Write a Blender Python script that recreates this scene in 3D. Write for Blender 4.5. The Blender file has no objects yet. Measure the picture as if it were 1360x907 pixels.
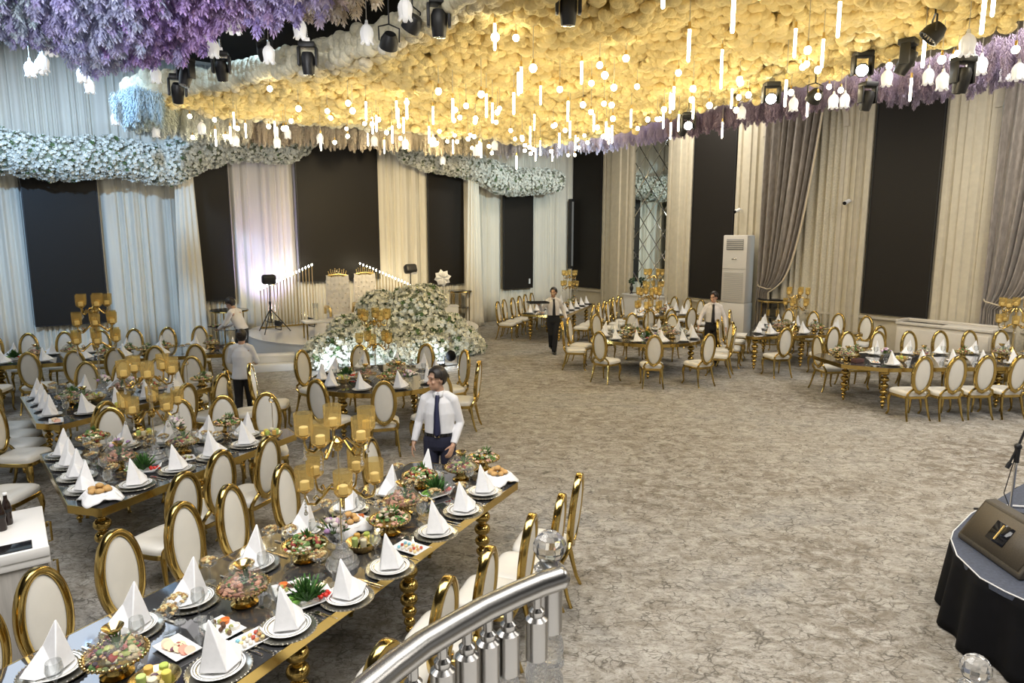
import bpy, bmesh, math, random
import numpy as np
from mathutils import Vector, Matrix
random.seed(7); RNG = np.random.default_rng(7)
PI = math.pi
COL = bpy.context.scene.collection
SC = bpy.context.scene

# ------------------------------------------------------------------ camera
CAM_H, PITCH, FPX = 3.05, math.radians(9.0), 24/36*1360
cam = bpy.data.cameras.new('camera'); cam.lens = 24; cam.sensor_width = 36; cam.clip_end = 200; cam.clip_start = .05
co = bpy.data.objects.new('camera', cam); COL.objects.link(co)
co.location = (0, 0, CAM_H); co.rotation_euler = (PI/2-PITCH, 0, 0)
SC.camera = co

def at(px, py, z=0.):
    """point of the plane at height z that the photograph shows at px, py"""
    u = (px-680)/FPX; v = (py-453.5)/FPX
    fw = math.cos(PITCH)-v*math.sin(PITCH); dn = math.sin(PITCH)+v*math.cos(PITCH)
    t = (CAM_H-z)/dn
    return (u*t, fw*t)
def at_y(px, py, Y):
    u = (px-680)/FPX; v = (py-453.5)/FPX
    fw = math.cos(PITCH)-v*math.sin(PITCH); dn = math.sin(PITCH)+v*math.cos(PITCH)
    t = Y/fw
    return (u*t, Y, CAM_H-dn*t)

# ------------------------------------------------------------------ materials
MATS = {}
def principled(name, col=(.8, .8, .8), rough=.5, metal=0., **kw):
    m = bpy.data.materials.new(name); m.use_nodes = True
    b = m.node_tree.nodes['Principled BSDF']
    b.inputs['Base Color'].default_value = (*col, 1); b.inputs['Roughness'].default_value = rough; b.inputs['Metallic'].default_value = metal
    for k, v in kw.items():
        b.inputs[k.replace('_', ' ')].default_value = v
    MATS[name] = m
    return m
def nd(m, typ, **kw):
    n = m.node_tree.nodes.new(typ)
    for k, v in kw.items(): setattr(n, k, v)
    return n
def lk(m, a, b): m.node_tree.links.new(a, b)
def ramp(m, fac, stops):
    r = nd(m, 'ShaderNodeValToRGB'); e = r.color_ramp.elements
    while len(e) < len(stops): e.new(.5)
    for i, (p, c) in enumerate(stops):
        e[i].position = p; e[i].color = (*c, 1)
    lk(m, fac, r.inputs['Fac']); return r.outputs['Color']
def noisy(m, scale, amount=.15, detail=3, stretch=(1, 1, 1), bump=0., coord='Object'):
    """vary the base colour with a soft noise, optional bump"""
    b = m.node_tree.nodes['Principled BSDF']; c = b.inputs['Base Color'].default_value[:3]
    tc = nd(m, 'ShaderNodeTexCoord'); mp = nd(m, 'ShaderNodeMapping'); mp.inputs['Scale'].default_value = stretch
    lk(m, tc.outputs[coord], mp.inputs['Vector'])
    n = nd(m, 'ShaderNodeTexNoise'); n.inputs['Scale'].default_value = scale; n.inputs['Detail'].default_value = detail
    lk(m, mp.outputs['Vector'], n.inputs['Vector'])
    lo = tuple(x*(1-amount) for x in c); hi = tuple(min(1, x*(1+amount)) for x in c)
    lk(m, ramp(m, n.outputs['Fac'], [(.3, lo), (.7, hi)]), b.inputs['Base Color'])
    if bump:
        bp = nd(m, 'ShaderNodeBump'); bp.inputs['Strength'].default_value = bump; bp.inputs['Distance'].default_value = .02
        lk(m, n.outputs['Fac'], bp.inputs['Height']); lk(m, bp.outputs['Normal'], b.inputs['Normal'])
    return m
def emitter(name, col, strength, base=None):
    m = principled(name, base or col, .4)
    b = m.node_tree.nodes['Principled BSDF']
    b.inputs['Emission Color'].default_value = (*col, 1); b.inputs['Emission Strength'].default_value = strength
    return m
def thin_glass(name, tint=(1, 1, 1), gloss=.15, diff=0., diffcol=None, rough=.03):
    m = bpy.data.materials.new(name); m.use_nodes = True; nt = m.node_tree
    nt.nodes.remove(nt.nodes['Principled BSDF']); out = nt.nodes['Material Output']
    tr = nd(m, 'ShaderNodeBsdfTransparent'); tr.inputs['Color'].default_value = (*tint, 1)
    gl = nd(m, 'ShaderNodeBsdfGlossy'); gl.inputs['Roughness'].default_value = rough
    fr = nd(m, 'ShaderNodeLayerWeight'); fr.inputs['Blend'].default_value = gloss
    mx = nd(m, 'ShaderNodeMixShader'); fm = nd(m, 'ShaderNodeMath', operation='MULTIPLY'); lk(m, fr.outputs['Fresnel'], fm.inputs[0]); fm.inputs[1].default_value = .4; lk(m, fm.outputs[0], mx.inputs['Fac']); lk(m, tr.outputs[0], mx.inputs[1]); lk(m, gl.outputs[0], mx.inputs[2])
    res = mx
    if diff:
        d = nd(m, 'ShaderNodeBsdfDiffuse'); d.inputs['Color'].default_value = (*(diffcol or tint), 1)
        m2 = nd(m, 'ShaderNodeMixShader'); m2.inputs['Fac'].default_value = diff; lk(m, mx.outputs[0], m2.inputs[1]); lk(m, d.outputs[0], m2.inputs[2]); res = m2
    lk(m, res.outputs[0], out.inputs['Surface']); MATS[name] = m
    return m
def attr_col(name, rough=.6, sss=0., spec=.3):
    m = principled(name, (1, 1, 1), rough, Specular_IOR_Level=spec)
    a = nd(m, 'ShaderNodeAttribute'); a.attribute_name = 'Col'
    lk(m, a.outputs['Color'], m.node_tree.nodes['Principled BSDF'].inputs['Base Color'])
    return m

gold = principled('polished_gold', (.53, .38, .125), .16, 1.)
gold_soft = principled('satin_gold', (.80, .60, .26), .3, 1.)
champagne = principled('champagne_gold', (.72, .56, .27), .22, 1.)
leather = noisy(principled('white_leatherette', (.71, .685, .62), .42), 9, .02, bump=.03)
mirror_top = principled('smoked_mirror', (.26, .26, .27), .05, .85)
steel = principled('brushed_steel', (.36, .35, .335), .27, 1.)
chrome = principled('chrome', (.8, .8, .8), .08, 1.)
silver = principled('silver_cutlery', (.75, .7, .6), .15, 1.)
porcelain = principled('white_porcelain', (.83, .83, .82), .2)
plate_line = principled('silver_rim', (.7, .68, .6), .2, .9)
napkin_m = noisy(principled('white_linen', (.86, .86, .87), .8), 40, .03, bump=.05)
glass = thin_glass('clear_glass', (.96, .97, .97), .35, .05, (.9, .92, .92))
film = thin_glass('cellophane', (.95, .96, .95), .35, .05, (.9, .9, .88), rough=.1)
crystal = principled('cut_crystal', (.95, .96, .97), .05, 0., Transmission_Weight=.9, IOR=1.5)
_v = nd(crystal, 'ShaderNodeTexVoronoi'); _v.inputs['Scale'].default_value = 130; _t = nd(crystal, 'ShaderNodeTexCoord'); lk(crystal, _t.outputs['Object'], _v.inputs['Vector'])
_b = nd(crystal, 'ShaderNodeBump'); _b.inputs['Strength'].default_value = .8; _b.inputs['Distance'].default_value = .004; lk(crystal, _v.outputs['Distance'], _b.inputs['Height']); lk(crystal, _b.outputs['Normal'], crystal.node_tree.nodes['Principled BSDF'].inputs['Normal'])
crystal_plain = principled('plain_crystal', (.95, .96, .97), .03, 0., Transmission_Weight=.92, IOR=1.5)
amber = thin_glass('amber_glass', (.96, .84, .52), .3, .28, (.66, .51, .22), .08)
wax = emitter('candle_wax', (1, .75, .4), .15, (.9, .82, .62))
food = attr_col('food_colours', .5)
petal = attr_col('petal_colours', .75, spec=.15)
_v = nd(petal, 'ShaderNodeTexVoronoi'); _v.inputs['Scale'].default_value = 34; _t = nd(petal, 'ShaderNodeTexCoord'); lk(petal, _t.outputs['Object'], _v.inputs['Vector'])
_b = nd(petal, 'ShaderNodeBump'); _b.inputs['Strength'].default_value = .55; _b.inputs['Distance'].default_value = .02; _b.invert = True; lk(petal, _v.outputs['Distance'], _b.inputs['Height']); lk(petal, _b.outputs['Normal'], petal.node_tree.nodes['Principled BSDF'].inputs['Normal'])
spray_m = attr_col('spray_colours', .8, spec=.1)
black = principled('black_plastic', (.012, .012, .013), .45)
black_g = principled('black_gloss', (.01, .01, .012), .12)
screen_m = principled('dark_panel', (.017, .0145, .012), .5, Specular_IOR_Level=.25)
black_cloth = noisy(principled('black_cloth', (.004, .004, .005), .9, Specular_IOR_Level=.2), 6, .3)
drape_m = noisy(principled('cream_drape', (.72, .68, .58), .75, Sheen_Weight=.15), 3, .04, stretch=(8, 8, .3))
lace_m = noisy(principled('pale_lace', (.60, .55, .43), .8), 25, .12)
greydrape = noisy(principled('taupe_velvet', (.27, .235, .20), .6, Sheen_Weight=.3), 14, .22, stretch=(1, 1, .4))
trim_m = principled('beige_braid', (.55, .47, .33), .7)
wall_m = noisy(principled('cream_wallpaper', (.56, .505, .385), .6), 7, .06, detail=6)
rib_m = noisy(principled('greige_panel', (.50, .45, .36), .6), 12, .06, detail=6)
white_lac = principled('white_lacquer', (.80, .79, .77), .3)
ac_white = principled('white_casing', (.60, .57, .52), .4)
grey_grille = principled('grey_grille', (.25, .25, .25), .5)
white_floor = principled('glossy_white_floor', (.84, .82, .82), .08)
wood_w = noisy(principled('pale_wood_veneer', (.42, .40, .37), .5), 4, .12, stretch=(12, 12, 1))
ceil_m = principled('black_ceiling', (.006, .006, .007), .9)
skin_m = principled('skin', (.50, .30, .20), .5, Subsurface_Weight=.08)
shirt_m = noisy(principled('white_shirt', (.78, .78, .80), .75), 9, .04, bump=.25)
shirt_w = noisy(principled('pinkish_white_shirt', (.74, .70, .68), .75), 9, .04, bump=.25)
navy = principled('navy_trousers', (.018, .020, .045), .75)
trous = principled('black_trousers', (.012, .012, .014), .8)
tie_n = principled('navy_tie', (.02, .024, .07), .5)
tie_b = principled('black_tie', (.012, .012, .016), .5)
hair_m = noisy(principled('dark_hair', (.016, .011, .009), .45), 60, .4)
shoe_m = principled('black_shoe', (.01, .01, .01), .25)
green = noisy(principled('herb_green', (.06, .17, .035), .6), 20, .35)
cuke = noisy(principled('cucumber', (.16, .34, .06), .4), 18, .3)
tomato = principled('tomato', (.62, .03, .02), .25)
bread = noisy(principled('bread_crust', (.60, .36, .13), .55), 12, .28)
leafdark = principled('dark_leaf', (.03, .07, .03), .6)
core_m = noisy(principled('garland_core', (.30, .32, .22), .8), 20, .5)
gap_gold = principled('canopy_backing', (.50, .40, .18), .9)  # dark gold sheet painted for the shade in gaps between flower heads
bulb_m = emitter('warm_bulb', (1, .86, .56), 34.)
tube_m = emitter('warm_tube', (1, .89, .62), 20.)
lily_m = emitter('lily_glass', (1, .97, .93), .28, (.85, .85, .84))
led_m = emitter('led_white', (.75, .86, 1), 30.)
beam_m = emitter('beam_white', (.72, .86, 1), 120.)
rodlight_m = emitter('rod_light', (1, .90, .66), 70.)
brass_cap = principled('brass_cap', (.7, .5, .18), .3, 1.)
cord_m = principled('pale_cord', (.45, .42, .36), .7)
throne_m = principled('tufted_white', (.78, .74, .70), .5)
mirror_m = principled('mirror_glass', (.80, .86, .86), .02, 1.)
brownbox = noisy(principled('monitor_brown', (.055, .045, .032), .55), 60, .2)
grille_brown = noisy(principled('monitor_grille', (.075, .058, .036), .6), 200, .3)
stage_blue = noisy(principled('stage_carpet', (.06, .07, .10), .9), 40, .2)
cola = principled('cola_dark', (.016, .008, .006), .08)
bottle_cap = principled('bottle_cap', (.5, .05, .04), .35)
white_label = principled('white_print', (.8, .8, .78), .5)
juice = principled('orange_juice', (.85, .50, .05), .2)
bluewin = emitter('window_daylight', (.45, .75, .95), .9, (.3, .5, .6))
white_pl = principled('white_plastic', (.75, .75, .75), .4)

# carpet: greige ground, soft brown and blue-grey patches, dark crackle strokes
carpet = principled('carpet', (.3, .27, .22), .95, Sheen_Weight=.1)
def make_carpet(m):
    b = m.node_tree.nodes['Principled BSDF']
    tc = nd(m, 'ShaderNodeTexCoord')
    def noise(sc, det, rough=.55, vec=None, dist=0.):
        n = nd(m, 'ShaderNodeTexNoise'); n.inputs['Scale'].default_value = sc; n.inputs['Detail'].default_value = det; n.inputs['Roughness'].default_value = rough; n.inputs['Distortion'].default_value = dist
        lk(m, vec or tc.outputs['Object'], n.inputs['Vector']); return n
    def mix(f, a, b_, mode='MIX'):
        x = nd(m, 'ShaderNodeMix'); x.data_type = 'RGBA'; x.blend_type = mode
        if isinstance(f, float): x.inputs[0].default_value = f
        else: lk(m, f, x.inputs[0])
        for s, v in ((6, a), (7, b_)):
            if isinstance(v, tuple): x.inputs[s].default_value = (*v, 1)
            else: lk(m, v, x.inputs[s])
        return x.outputs[2]
    mp = nd(m, 'ShaderNodeMapping'); mp.inputs['Rotation'].default_value = (0, 0, .5); mp.inputs['Scale'].default_value = (.8, 1.1, 1)
    lk(m, tc.outputs['Object'], mp.inputs['Vector'])
    big = noise(.5, 4, .6, mp.outputs[0], .6)
    ground = ramp(m, big.outputs['Fac'], [(.32, (.125, .095, .062)), (.44, (.20, .172, .133)), (.55, (.27, .245, .205)), (.70, (.215, .22, .222))])
    mid = noise(6.0, 9, .8, mp.outputs[0], .8)
    pale = mix(ramp(m, mid.outputs['Fac'], [(.42, (0, 0, 0)), (.60, (1, 1, 1))]), ground, (.455, .43, .385))
    mpf = nd(m, 'ShaderNodeMapping'); mpf.inputs['Rotation'].default_value = (0, 0, .15); mpf.inputs['Scale'].default_value = (1.0, 1.9, 1); lk(m, tc.outputs['Object'], mpf.inputs['Vector'])
    dab = noise(15, 6, .75, mpf.outputs[0], 1.2)
    dk = nd(m, 'ShaderNodeMath', operation='MULTIPLY'); lk(m, ramp(m, dab.outputs['Fac'], [(.52, (0, 0, 0)), (.62, (1, 1, 1))]), dk.inputs[0]); dk.inputs[1].default_value = .72
    g2 = mix(dk.outputs[0], pale, (.10, .082, .058))
    warp = noise(3.2, 3, .5)
    va = nd(m, 'ShaderNodeVectorMath', operation='SCALE'); lk(m, warp.outputs['Color'], va.inputs[0]); va.inputs['Scale'].default_value = .3
    vb = nd(m, 'ShaderNodeVectorMath', operation='ADD'); lk(m, mp.outputs[0], vb.inputs[0]); lk(m, va.outputs[0], vb.inputs[1])
    vo = nd(m, 'ShaderNodeTexVoronoi', feature='DISTANCE_TO_EDGE'); vo.inputs['Scale'].default_value = 11; lk(m, vb.outputs[0], vo.inputs['Vector'])
    line = ramp(m, vo.outputs['Distance'], [(.015, (1, 1, 1)), (.08, (0, 0, 0))])
    msk = noise(5.5, 5, .7, mp.outputs[0])
    mk = ramp(m, msk.outputs['Fac'], [(.46, (0, 0, 0)), (.56, (1, 1, 1))])
    ln = nd(m, 'ShaderNodeMix'); ln.data_type = 'RGBA'; ln.blend_type = 'MULTIPLY'; ln.inputs[0].default_value = 1; lk(m, line, ln.inputs[6]); lk(m, mk, ln.inputs[7])
    sc = nd(m, 'ShaderNodeMath', operation='MULTIPLY'); lk(m, ln.outputs[2], sc.inputs[0]); sc.inputs[1].default_value = .75
    g3 = mix(sc.outputs[0], g2, (.055, .045, .032))
    # long pale threads running away across the room
    mp2 = nd(m, 'ShaderNodeMapping'); mp2.inputs['Rotation'].default_value = (0, 0, .32); mp2.inputs['Scale'].default_value = (9, .7, 1); lk(m, tc.outputs['Object'], mp2.inputs['Vector'])
    st = noise(1.6, 4, .6, mp2.outputs[0], .2)
    s2 = nd(m, 'ShaderNodeMath', operation='MULTIPLY'); lk(m, ramp(m, st.outputs['Fac'], [(.64, (0, 0, 0)), (.70, (1, 1, 1))]), s2.inputs[0]); s2.inputs[1].default_value = .45
    g4 = mix(s2.outputs[0], g3, (.42, .39, .33))
    fine = noise(70, 3, .6)
    g5 = mix(.4, g4, ramp(m, fine.outputs['Fac'], [(.3, (.5, .5, .5)), (.7, (1, 1, 1))]), 'MULTIPLY')
    lk(m, g5, b.inputs['Base Color'])
    bp = nd(m, 'ShaderNodeBump'); bp.inputs['Strength'].default_value = .25; bp.inputs['Distance'].default_value = .01
    lk(m, fine.outputs['Fac'], bp.inputs['Height']); lk(m, bp.outputs[0], b.inputs['Normal'])
make_carpet(carpet)

# ------------------------------------------------------------------ mesh helpers
class MB:
    def __init__(s): s.v = []; s.f = []; s.m = []; s.c = []; s.usecol = False
    def add(s, vs, fs, mat=0, col=None):
        b = len(s.v); s.v.extend(tuple(x) for x in vs)
        for f in fs:
            s.f.append(tuple(b+i for i in f)); s.m.append(mat); s.c.append(col or (1, 1, 1))
        if col: s.usecol = True
        return s
    def box(s, c, d, rz=0., mat=0, col=None, r=0., seg=2):
        hx, hy, hz = d[0]/2, d[1]/2, d[2]/2
        if r > 0:
            bm = bmesh.new(); bmesh.ops.create_cube(bm, size=1)
            for v in bm.verts: v.co = Vector((v.co.x*d[0], v.co.y*d[1], v.co.z*d[2]))
            bmesh.ops.bevel(bm, geom=list(bm.edges), offset=min(r, .49*min(d)), segments=seg, affect='EDGES', profile=.5)
            bm.verts.index_update()
            vs = [v.co.copy() for v in bm.verts]; fs = [[v.index for v in f.verts] for f in bm.faces]; bm.free()
        else:
            vs = [Vector((x, y, z)) for x in (-hx, hx) for y in (-hy, hy) for z in (-hz, hz)]
            fs = [(0, 1, 3, 2), (4, 6, 7, 5), (0, 4, 5, 1), (2, 3, 7, 6), (0, 2, 6, 4), (1, 5, 7, 3)]
        R = Matrix.Rotation(rz, 3, 'Z'); C = Vector(c)
        return s.add([R @ v+C for v in vs], fs, mat, col)
    def lathe(s, prof, n=16, c=(0, 0, 0), mat=0, col=None, M=None, sx=1., sy=1.):
        """revolve (radius, z) pairs; ends on the axis (radius 0) or open"""
        vs = []; fs = []; rows = []
        for r, z in prof:
            if r < 1e-6:
                rows.append([len(vs)]); vs.append(Vector((0, 0, z)))
            else:
                rows.append(list(range(len(vs), len(vs)+n)))
                vs.extend(Vector((r*math.cos(2*PI*k/n)*sx, r*math.sin(2*PI*k/n)*sy, z)) for k in range(n))
        for a, b in zip(rows, rows[1:]):
            for k in range(n):
                k2 = (k+1) % n
                if len(a) == 1 and len(b) == 1: continue
                if len(a) == 1: fs.append((a[0], b[k2], b[k]))
                elif len(b) == 1: fs.append((a[k], a[k2], b[0]))
                else: fs.append((a[k], a[k2], b[k2], b[k]))
        C = Vector(c)
        return s.add([(M @ v if M else v)+C for v in vs], fs, mat, col)
    def ball(s, c, r, n=10, m=6, mat=0, col=None, M=None):
        if not isinstance(r, (tuple, list)): r = (r, r, r)
        prof = [(math.sin(PI*i/m), -math.cos(PI*i/m)) for i in range(m+1)]
        prof[0] = (0, -1); prof[-1] = (0, 1)
        S = Matrix.Diagonal(r); A = (M @ S) if M else S
        return s.lathe(prof, n, c, mat, col, A)
    def tube(s, path, rad, n=8, mat=0, col=None, cap=True):
        P = [Vector(p) for p in path]; k = len(P)
        if not isinstance(rad, (list, tuple)): rad = [rad]*k
        vs = []; fs = []; up = None
        for i in range(k):
            d = (P[min(i+1, k-1)]-P[max(i-1, 0)]).normalized()
            if up is None:
                up = Vector((0, 0, 1)) if abs(d.z) < .9 else Vector((1, 0, 0))
            x = up.cross(d)
            if x.length < 1e-5: x = Vector((1, 0, 0)).cross(d)
            x.normalize(); y = d.cross(x).normalized(); up = y
            vs.extend(P[i]+(x*math.cos(2*PI*j/n)+y*math.sin(2*PI*j/n))*rad[i] for j in range(n))
        for i in range(k-1):
            for j in range(n):
                j2 = (j+1) % n
                fs.append((i*n+j, i*n+j2, (i+1)*n+j2, (i+1)*n+j))
        if cap:
            fs.append(tuple(range(n-1, -1, -1))); fs.append(tuple((k-1)*n+j for j in range(n)))
        return s.add(vs, fs, mat, col)
    def loft(s, secs, n=20, mat=0, cap=True):
        """sections (centre, rx, ry) stacked; every section is an ellipse in x, y"""
        vs = []; fs = []
        for c, rx, ry in secs:
            vs.extend((c[0]+rx*math.cos(2*PI*j/n), c[1]+ry*math.sin(2*PI*j/n), c[2]) for j in range(n))
        for i in range(len(secs)-1):
            for j in range(n):
                j2 = (j+1) % n
                fs.append((i*n+j, i*n+j2, (i+1)*n+j2, (i+1)*n+j))
        if cap:
            fs.append(tuple(range(n-1, -1, -1))); fs.append(tuple((len(secs)-1)*n+j for j in range(n)))
        return s.add(vs, fs, mat)
    def prism(s, poly, z0, z1, mat=0, col=None):
        n = len(poly)
        vs = [(p[0], p[1], z0) for p in poly]+[(p[0], p[1], z1) for p in poly]
        fs = [tuple(range(n-1, -1, -1)), tuple(range(n, 2*n))]+[(i, (i+1) % n, n+(i+1) % n, n+i) for i in range(n)]
        return s.add(vs, fs, mat, col)
    def grid(s, fn, nu, nv, mat=0, thick=None, closed=False):
        vs = [fn(i/nu, j/nv) for j in range(nv+1) for i in range(nu+1)]
        w = nu+1
        fs = [(j*w+i, j*w+i+1, (j+1)*w+i+1, (j+1)*w+i) for j in range(nv) for i in range(nu)]
        return s.add(vs, fs, mat)
    def mesh(s, name, mats, sharp=40):
        me = bpy.data.meshes.new(name); me.from_pydata(s.v, [], s.f)
        for m in (mats if isinstance(mats, (list, tuple)) else [mats]): me.materials.append(m)
        if any(s.m): me.polygons.foreach_set('material_index', s.m)
        me.polygons.foreach_set('use_smooth', [True]*len(s.f))
        if s.usecol:
            a = me.color_attributes.new('Col', 'FLOAT_COLOR', 'CORNER'); arr = []
            for f, c in zip(s.f, s.c): arr.extend((*c, 1.)*len(f))
            a.data.foreach_set('color', arr)
        me.update()
        if sharp: me.set_sharp_from_angle(angle=math.radians(sharp))
        return me
    def build(s, name, mats, parent=None, sharp=40, loc=None, rz=0.):
        o = bpy.data.objects.new(name, s.mesh(name, mats, sharp)); COL.objects.link(o)
        if parent: o.parent = parent
        if loc: o.location = loc
        if rz: o.rotation_euler.z = rz
        return o
def solid(o, t, off=0.):
    m = o.modifiers.new('thickness', 'SOLIDIFY'); m.thickness = t; m.offset = off; return o
def fuse(mb, name, mat, parent=None, vox=.01, it=6):
    """melt overlapping shapes into one continuous smooth surface"""
    o = mb.build('tmp', mat); r = o.modifiers.new('r', 'REMESH'); r.mode = 'VOXEL'; r.voxel_size = vox
    sm = o.modifiers.new('s', 'SMOOTH'); sm.factor = .5; sm.iterations = it
    me = bpy.data.meshes.new_from_object(o.evaluated_get(bpy.context.evaluated_depsgraph_get()))
    bpy.data.objects.remove(o); me.name = name
    me.materials.clear(); me.materials.append(mat)
    me.polygons.foreach_set('use_smooth', [True]*len(me.polygons))
    n = bpy.data.objects.new(name, me); COL.objects.link(n)
    if parent: n.parent = parent
    return n
def empty(name, loc=(0, 0, 0), rz=0.):
    o = bpy.data.objects.new(name, None); COL.objects.link(o); o.location = loc; o.rotation_euler.z = rz; o.empty_display_size = .1
    return o
def tag(o, label, cat, group=None):
    o['label'] = label; o['category'] = cat
    if group: o['group'] = group
    elif 'group' in o: del o['group']
    return o
def struct(o): o['kind'] = 'structure'; return o
def thing(name, label, cat, loc=(0, 0, 0), rz=0., group=None): return tag(empty(name, loc, rz), label, cat, group)
KIDS = {}
def dup(root):
    r = root.copy(); COL.objects.link(r)
    if root.name not in KIDS: KIDS[root.name] = [(c, list(c.children)) for c in root.children]
    for ch, sub in KIDS[root.name]:
        c = ch.copy(); COL.objects.link(c); c.parent = r
        for g in sub:
            d = g.copy(); COL.objects.link(d); d.parent = c
    return r
PROTO = {}
def place(key, maker, loc, rz, label, cat, group=None, sc=1.):
    if key not in PROTO: o = PROTO[key] = maker()
    else: o = dup(PROTO[key])
    o.location = loc; o.rotation_euler = (0, 0, rz); o.scale = (sc, sc, sc)
    return tag(o, label, cat, group)
ORD = ['first', 'second', 'third', 'fourth', 'fifth', 'sixth', 'seventh', 'eighth', 'ninth', 'tenth', 'eleventh', 'twelfth', 'thirteenth', 'fourteenth', 'fifteenth', 'sixteenth', 'seventeenth', 'eighteenth', 'nineteenth', 'twentieth']
COUNT = {}
def nth(key):
    COUNT[key] = COUNT.get(key, 0)+1
    return ORD[min(COUNT[key]-1, 19)]
def rot(v, a): return (v[0]*math.cos(a)-v[1]*math.sin(a), v[0]*math.sin(a)+v[1]*math.cos(a))
def face(d): return math.atan2(-d[0], d[1])          # turn local +Y to direction d

# ------------------------------------------------------------------ the room
CORNER = (2.3, 26.1); RD = (.6, -.8); RN = (-.8, -.6); LD = (-.8, -.6); LN = (.6, -.8)
CEIL = 7.4
def RW(s, off, z): return (CORNER[0]+RD[0]*s+RN[0]*off, CORNER[1]+RD[1]*s+RN[1]*off, z)
def LW(s, off, z): return (CORNER[0]+LD[0]*s+LN[0]*off, CORNER[1]+LD[1]*s+LN[1]*off, z)
def wbox(mb, W, s0, s1, o0, o1, z0, z1, mat=0):
    vs = [W(s, o, z) for s in (s0, s1) for o in (o0, o1) for z in (z0, z1)]
    return mb.add(vs, [(0, 1, 3, 2), (4, 6, 7, 5), (0, 4, 5, 1), (2, 3, 7, 6), (0, 2, 6, 4), (1, 5, 7, 3)], mat)
def wprofile(mb, W, pts, z0, z1, mat=0):
    """a moulding: the outline (s, off) pulled straight up from z0 to z1"""
    n = len(pts); vs = [W(s, o, z0) for s, o in pts]+[W(s, o, z1) for s, o in pts]
    return mb.add(vs, [(i, i+1, n+i+1, n+i) for i in range(n-1)]+[tuple(range(n, 2*n))], mat)

struct(MB().box((0, 10, -.06), (44, 46, .12)).build('floor', carpet))
struct(MB().box((0, 10, CEIL+.1), (44, 46, .2)).build('ceiling', ceil_m))
m = MB(); wbox(m, LW, -.3, 26, -.3, 0, 0, CEIL); struct(m.build('wall_left', drape_m))
m = MB(); wbox(m, RW, -.0, 24, -.3, 0, 0, CEIL); struct(m.build('wall_right', wall_m))
m = MB(); wbox(m, RW, 0, 24, 0, .10, 0, .16); wbox(m, RW, 0, 24, 0, .12, .94, 1.0); struct(m.build('baseboard_right', rib_m))

# black frames and panels on both walls
def wall_screen(W, s0, s1, z0, z1, label, off=.06):
    t = thing('dark_wall_panel', label, 'panel', W((s0+s1)/2, off, z0))
    t.location = (0, 0, 0)
    m = MB(); wbox(m, W, s0, s1, off, off+.05, z0, z1); m.build('panel_face', screen_m, t)
    m = MB()
    for a, b, c, d in ((s0-.025, s0, z0-.025, z1+.025), (s1, s1+.025, z0-.025, z1+.025), (s0, s1, z0-.025, z0), (s0, s1, z1, z1+.025)):
        wbox(m, W, a, b, off, off+.065, c, d)
    m.build('frame', black, t)
    return t
wall_screen(RW, .08, 1.6, 1.09, 6.5, 'tall black panel on the cream wall next to the draped corner')
wall_screen(RW, 5.65, 7.1, 1.09, 6.6, 'tall black panel on the cream wall between diamond mirror and air conditioner')
wall_screen(RW, 11.08, 12.56, 1.08, 6.7, 'tall black panel on the cream wall above the white console')
wall_screen(LW, 15.45, 16.9, .92, 4.7, 'black panel among the drapes behind the tall candelabrum', .22)
wall_screen(LW, 12.45, 13.48, 1.3, 5.2, 'narrow black panel above the gold bar table and leaning waiter', .22)
wall_screen(LW, 8.15, 10.6, 1.7, 6.3, 'widest black panel above the two white thrones', .22)
wall_screen(LW, 5.1, 6.38, 1.43, 5.4, 'narrow black panel behind the white bow on a stand', .22)
t = wall_screen(LW, 2.17, 3.42, 1.14, 4.8, 'black panel with a small white switch, behind the corner table', .22)
m = MB(); wbox(m, LW, 2.27, 2.33, .27, .29, 1.27, 1.45); m.build('switch', white_pl, t)

# mouldings and pilasters of the right-hand wall
def ribs(s0, s1):
    w = s1-s0
    p = [(s0, 0), (s0, .13), (s0+.04, .15), (s0+.12, .15), (s0+.15, .10)]
    a, b = s0+.2, s1-.2
    p += [(a, .10), (a+.03, .17), (a+.2*w, .17), (a+.22*w, .22), (b-.22*w, .22), (b-.2*w, .17), (b-.03, .17), (b, .10)]
    p += [(s1-.15, .10), (s1-.12, .15), (s1-.04, .15), (s1, .13), (s1, 0)]
    return p
k = 0
for s0, s1 in ((1.68, 3.1), (4.62, 5.58), (7.18, 8.06), (10.35, 11.0), (12.66, 13.62)):
    k += 1
    m = MB(); wprofile(m, RW, ribs(s0, s1), .16, CEIL); struct(m.build('trim_%d' % k, [wall_m]))
k += 1
m = MB()
for s0, s1 in ((.0, 1.68), (5.58, 7.18), (11.0, 12.66)):        # dado under the panels
    wbox(m, RW, s0, s1, 0, .05, .16, .94); wbox(m, RW, s0, s1, 0, .075, 1.0, 1.05)
struct(m.build('trim_%d' % k, [wall_m]))
# arched windows behind the curtains
def arch_window(n, s0, s1):
    c, r = (s0+s1)/2, (s1-s0)/2
    m = MB(); pts = [(s0, .3), (s1, .3)]+[(c+r*math.cos(a), 5.7+r*1.15*math.sin(a)) for a in np.linspace(0, PI, 15)]
    m.add([RW(s, .02, z) for s, z in pts], [tuple(range(len(pts)))])
    w = struct(m.build('window_%d' % n, bluewin))
    m = MB(); fr = []
    for (a, b) in ((s0-.1, s0), (s1, s1+.1)): wbox(m, RW, a, b, 0, .16, .2, 5.7)
    A = np.linspace(0, PI, 17)
    for a0, a1 in zip(A, A[1:]):
        vs = []
        for a in (a0, a1):
            for rr in (r, r+.14):
                for o in (0, .18): vs.append(RW(c+rr*math.cos(a), o, 5.7+rr*1.15*math.sin(a)))
        m.add(vs, [(0, 1, 5, 4), (2, 6, 7, 3), (1, 3, 7, 5), (0, 4, 6, 2)])
    wbox(m, RW, c-.03, c+.03, .03, .07, .3, 6.8)
    m.build('window_frame', rib_m, w)
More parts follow.
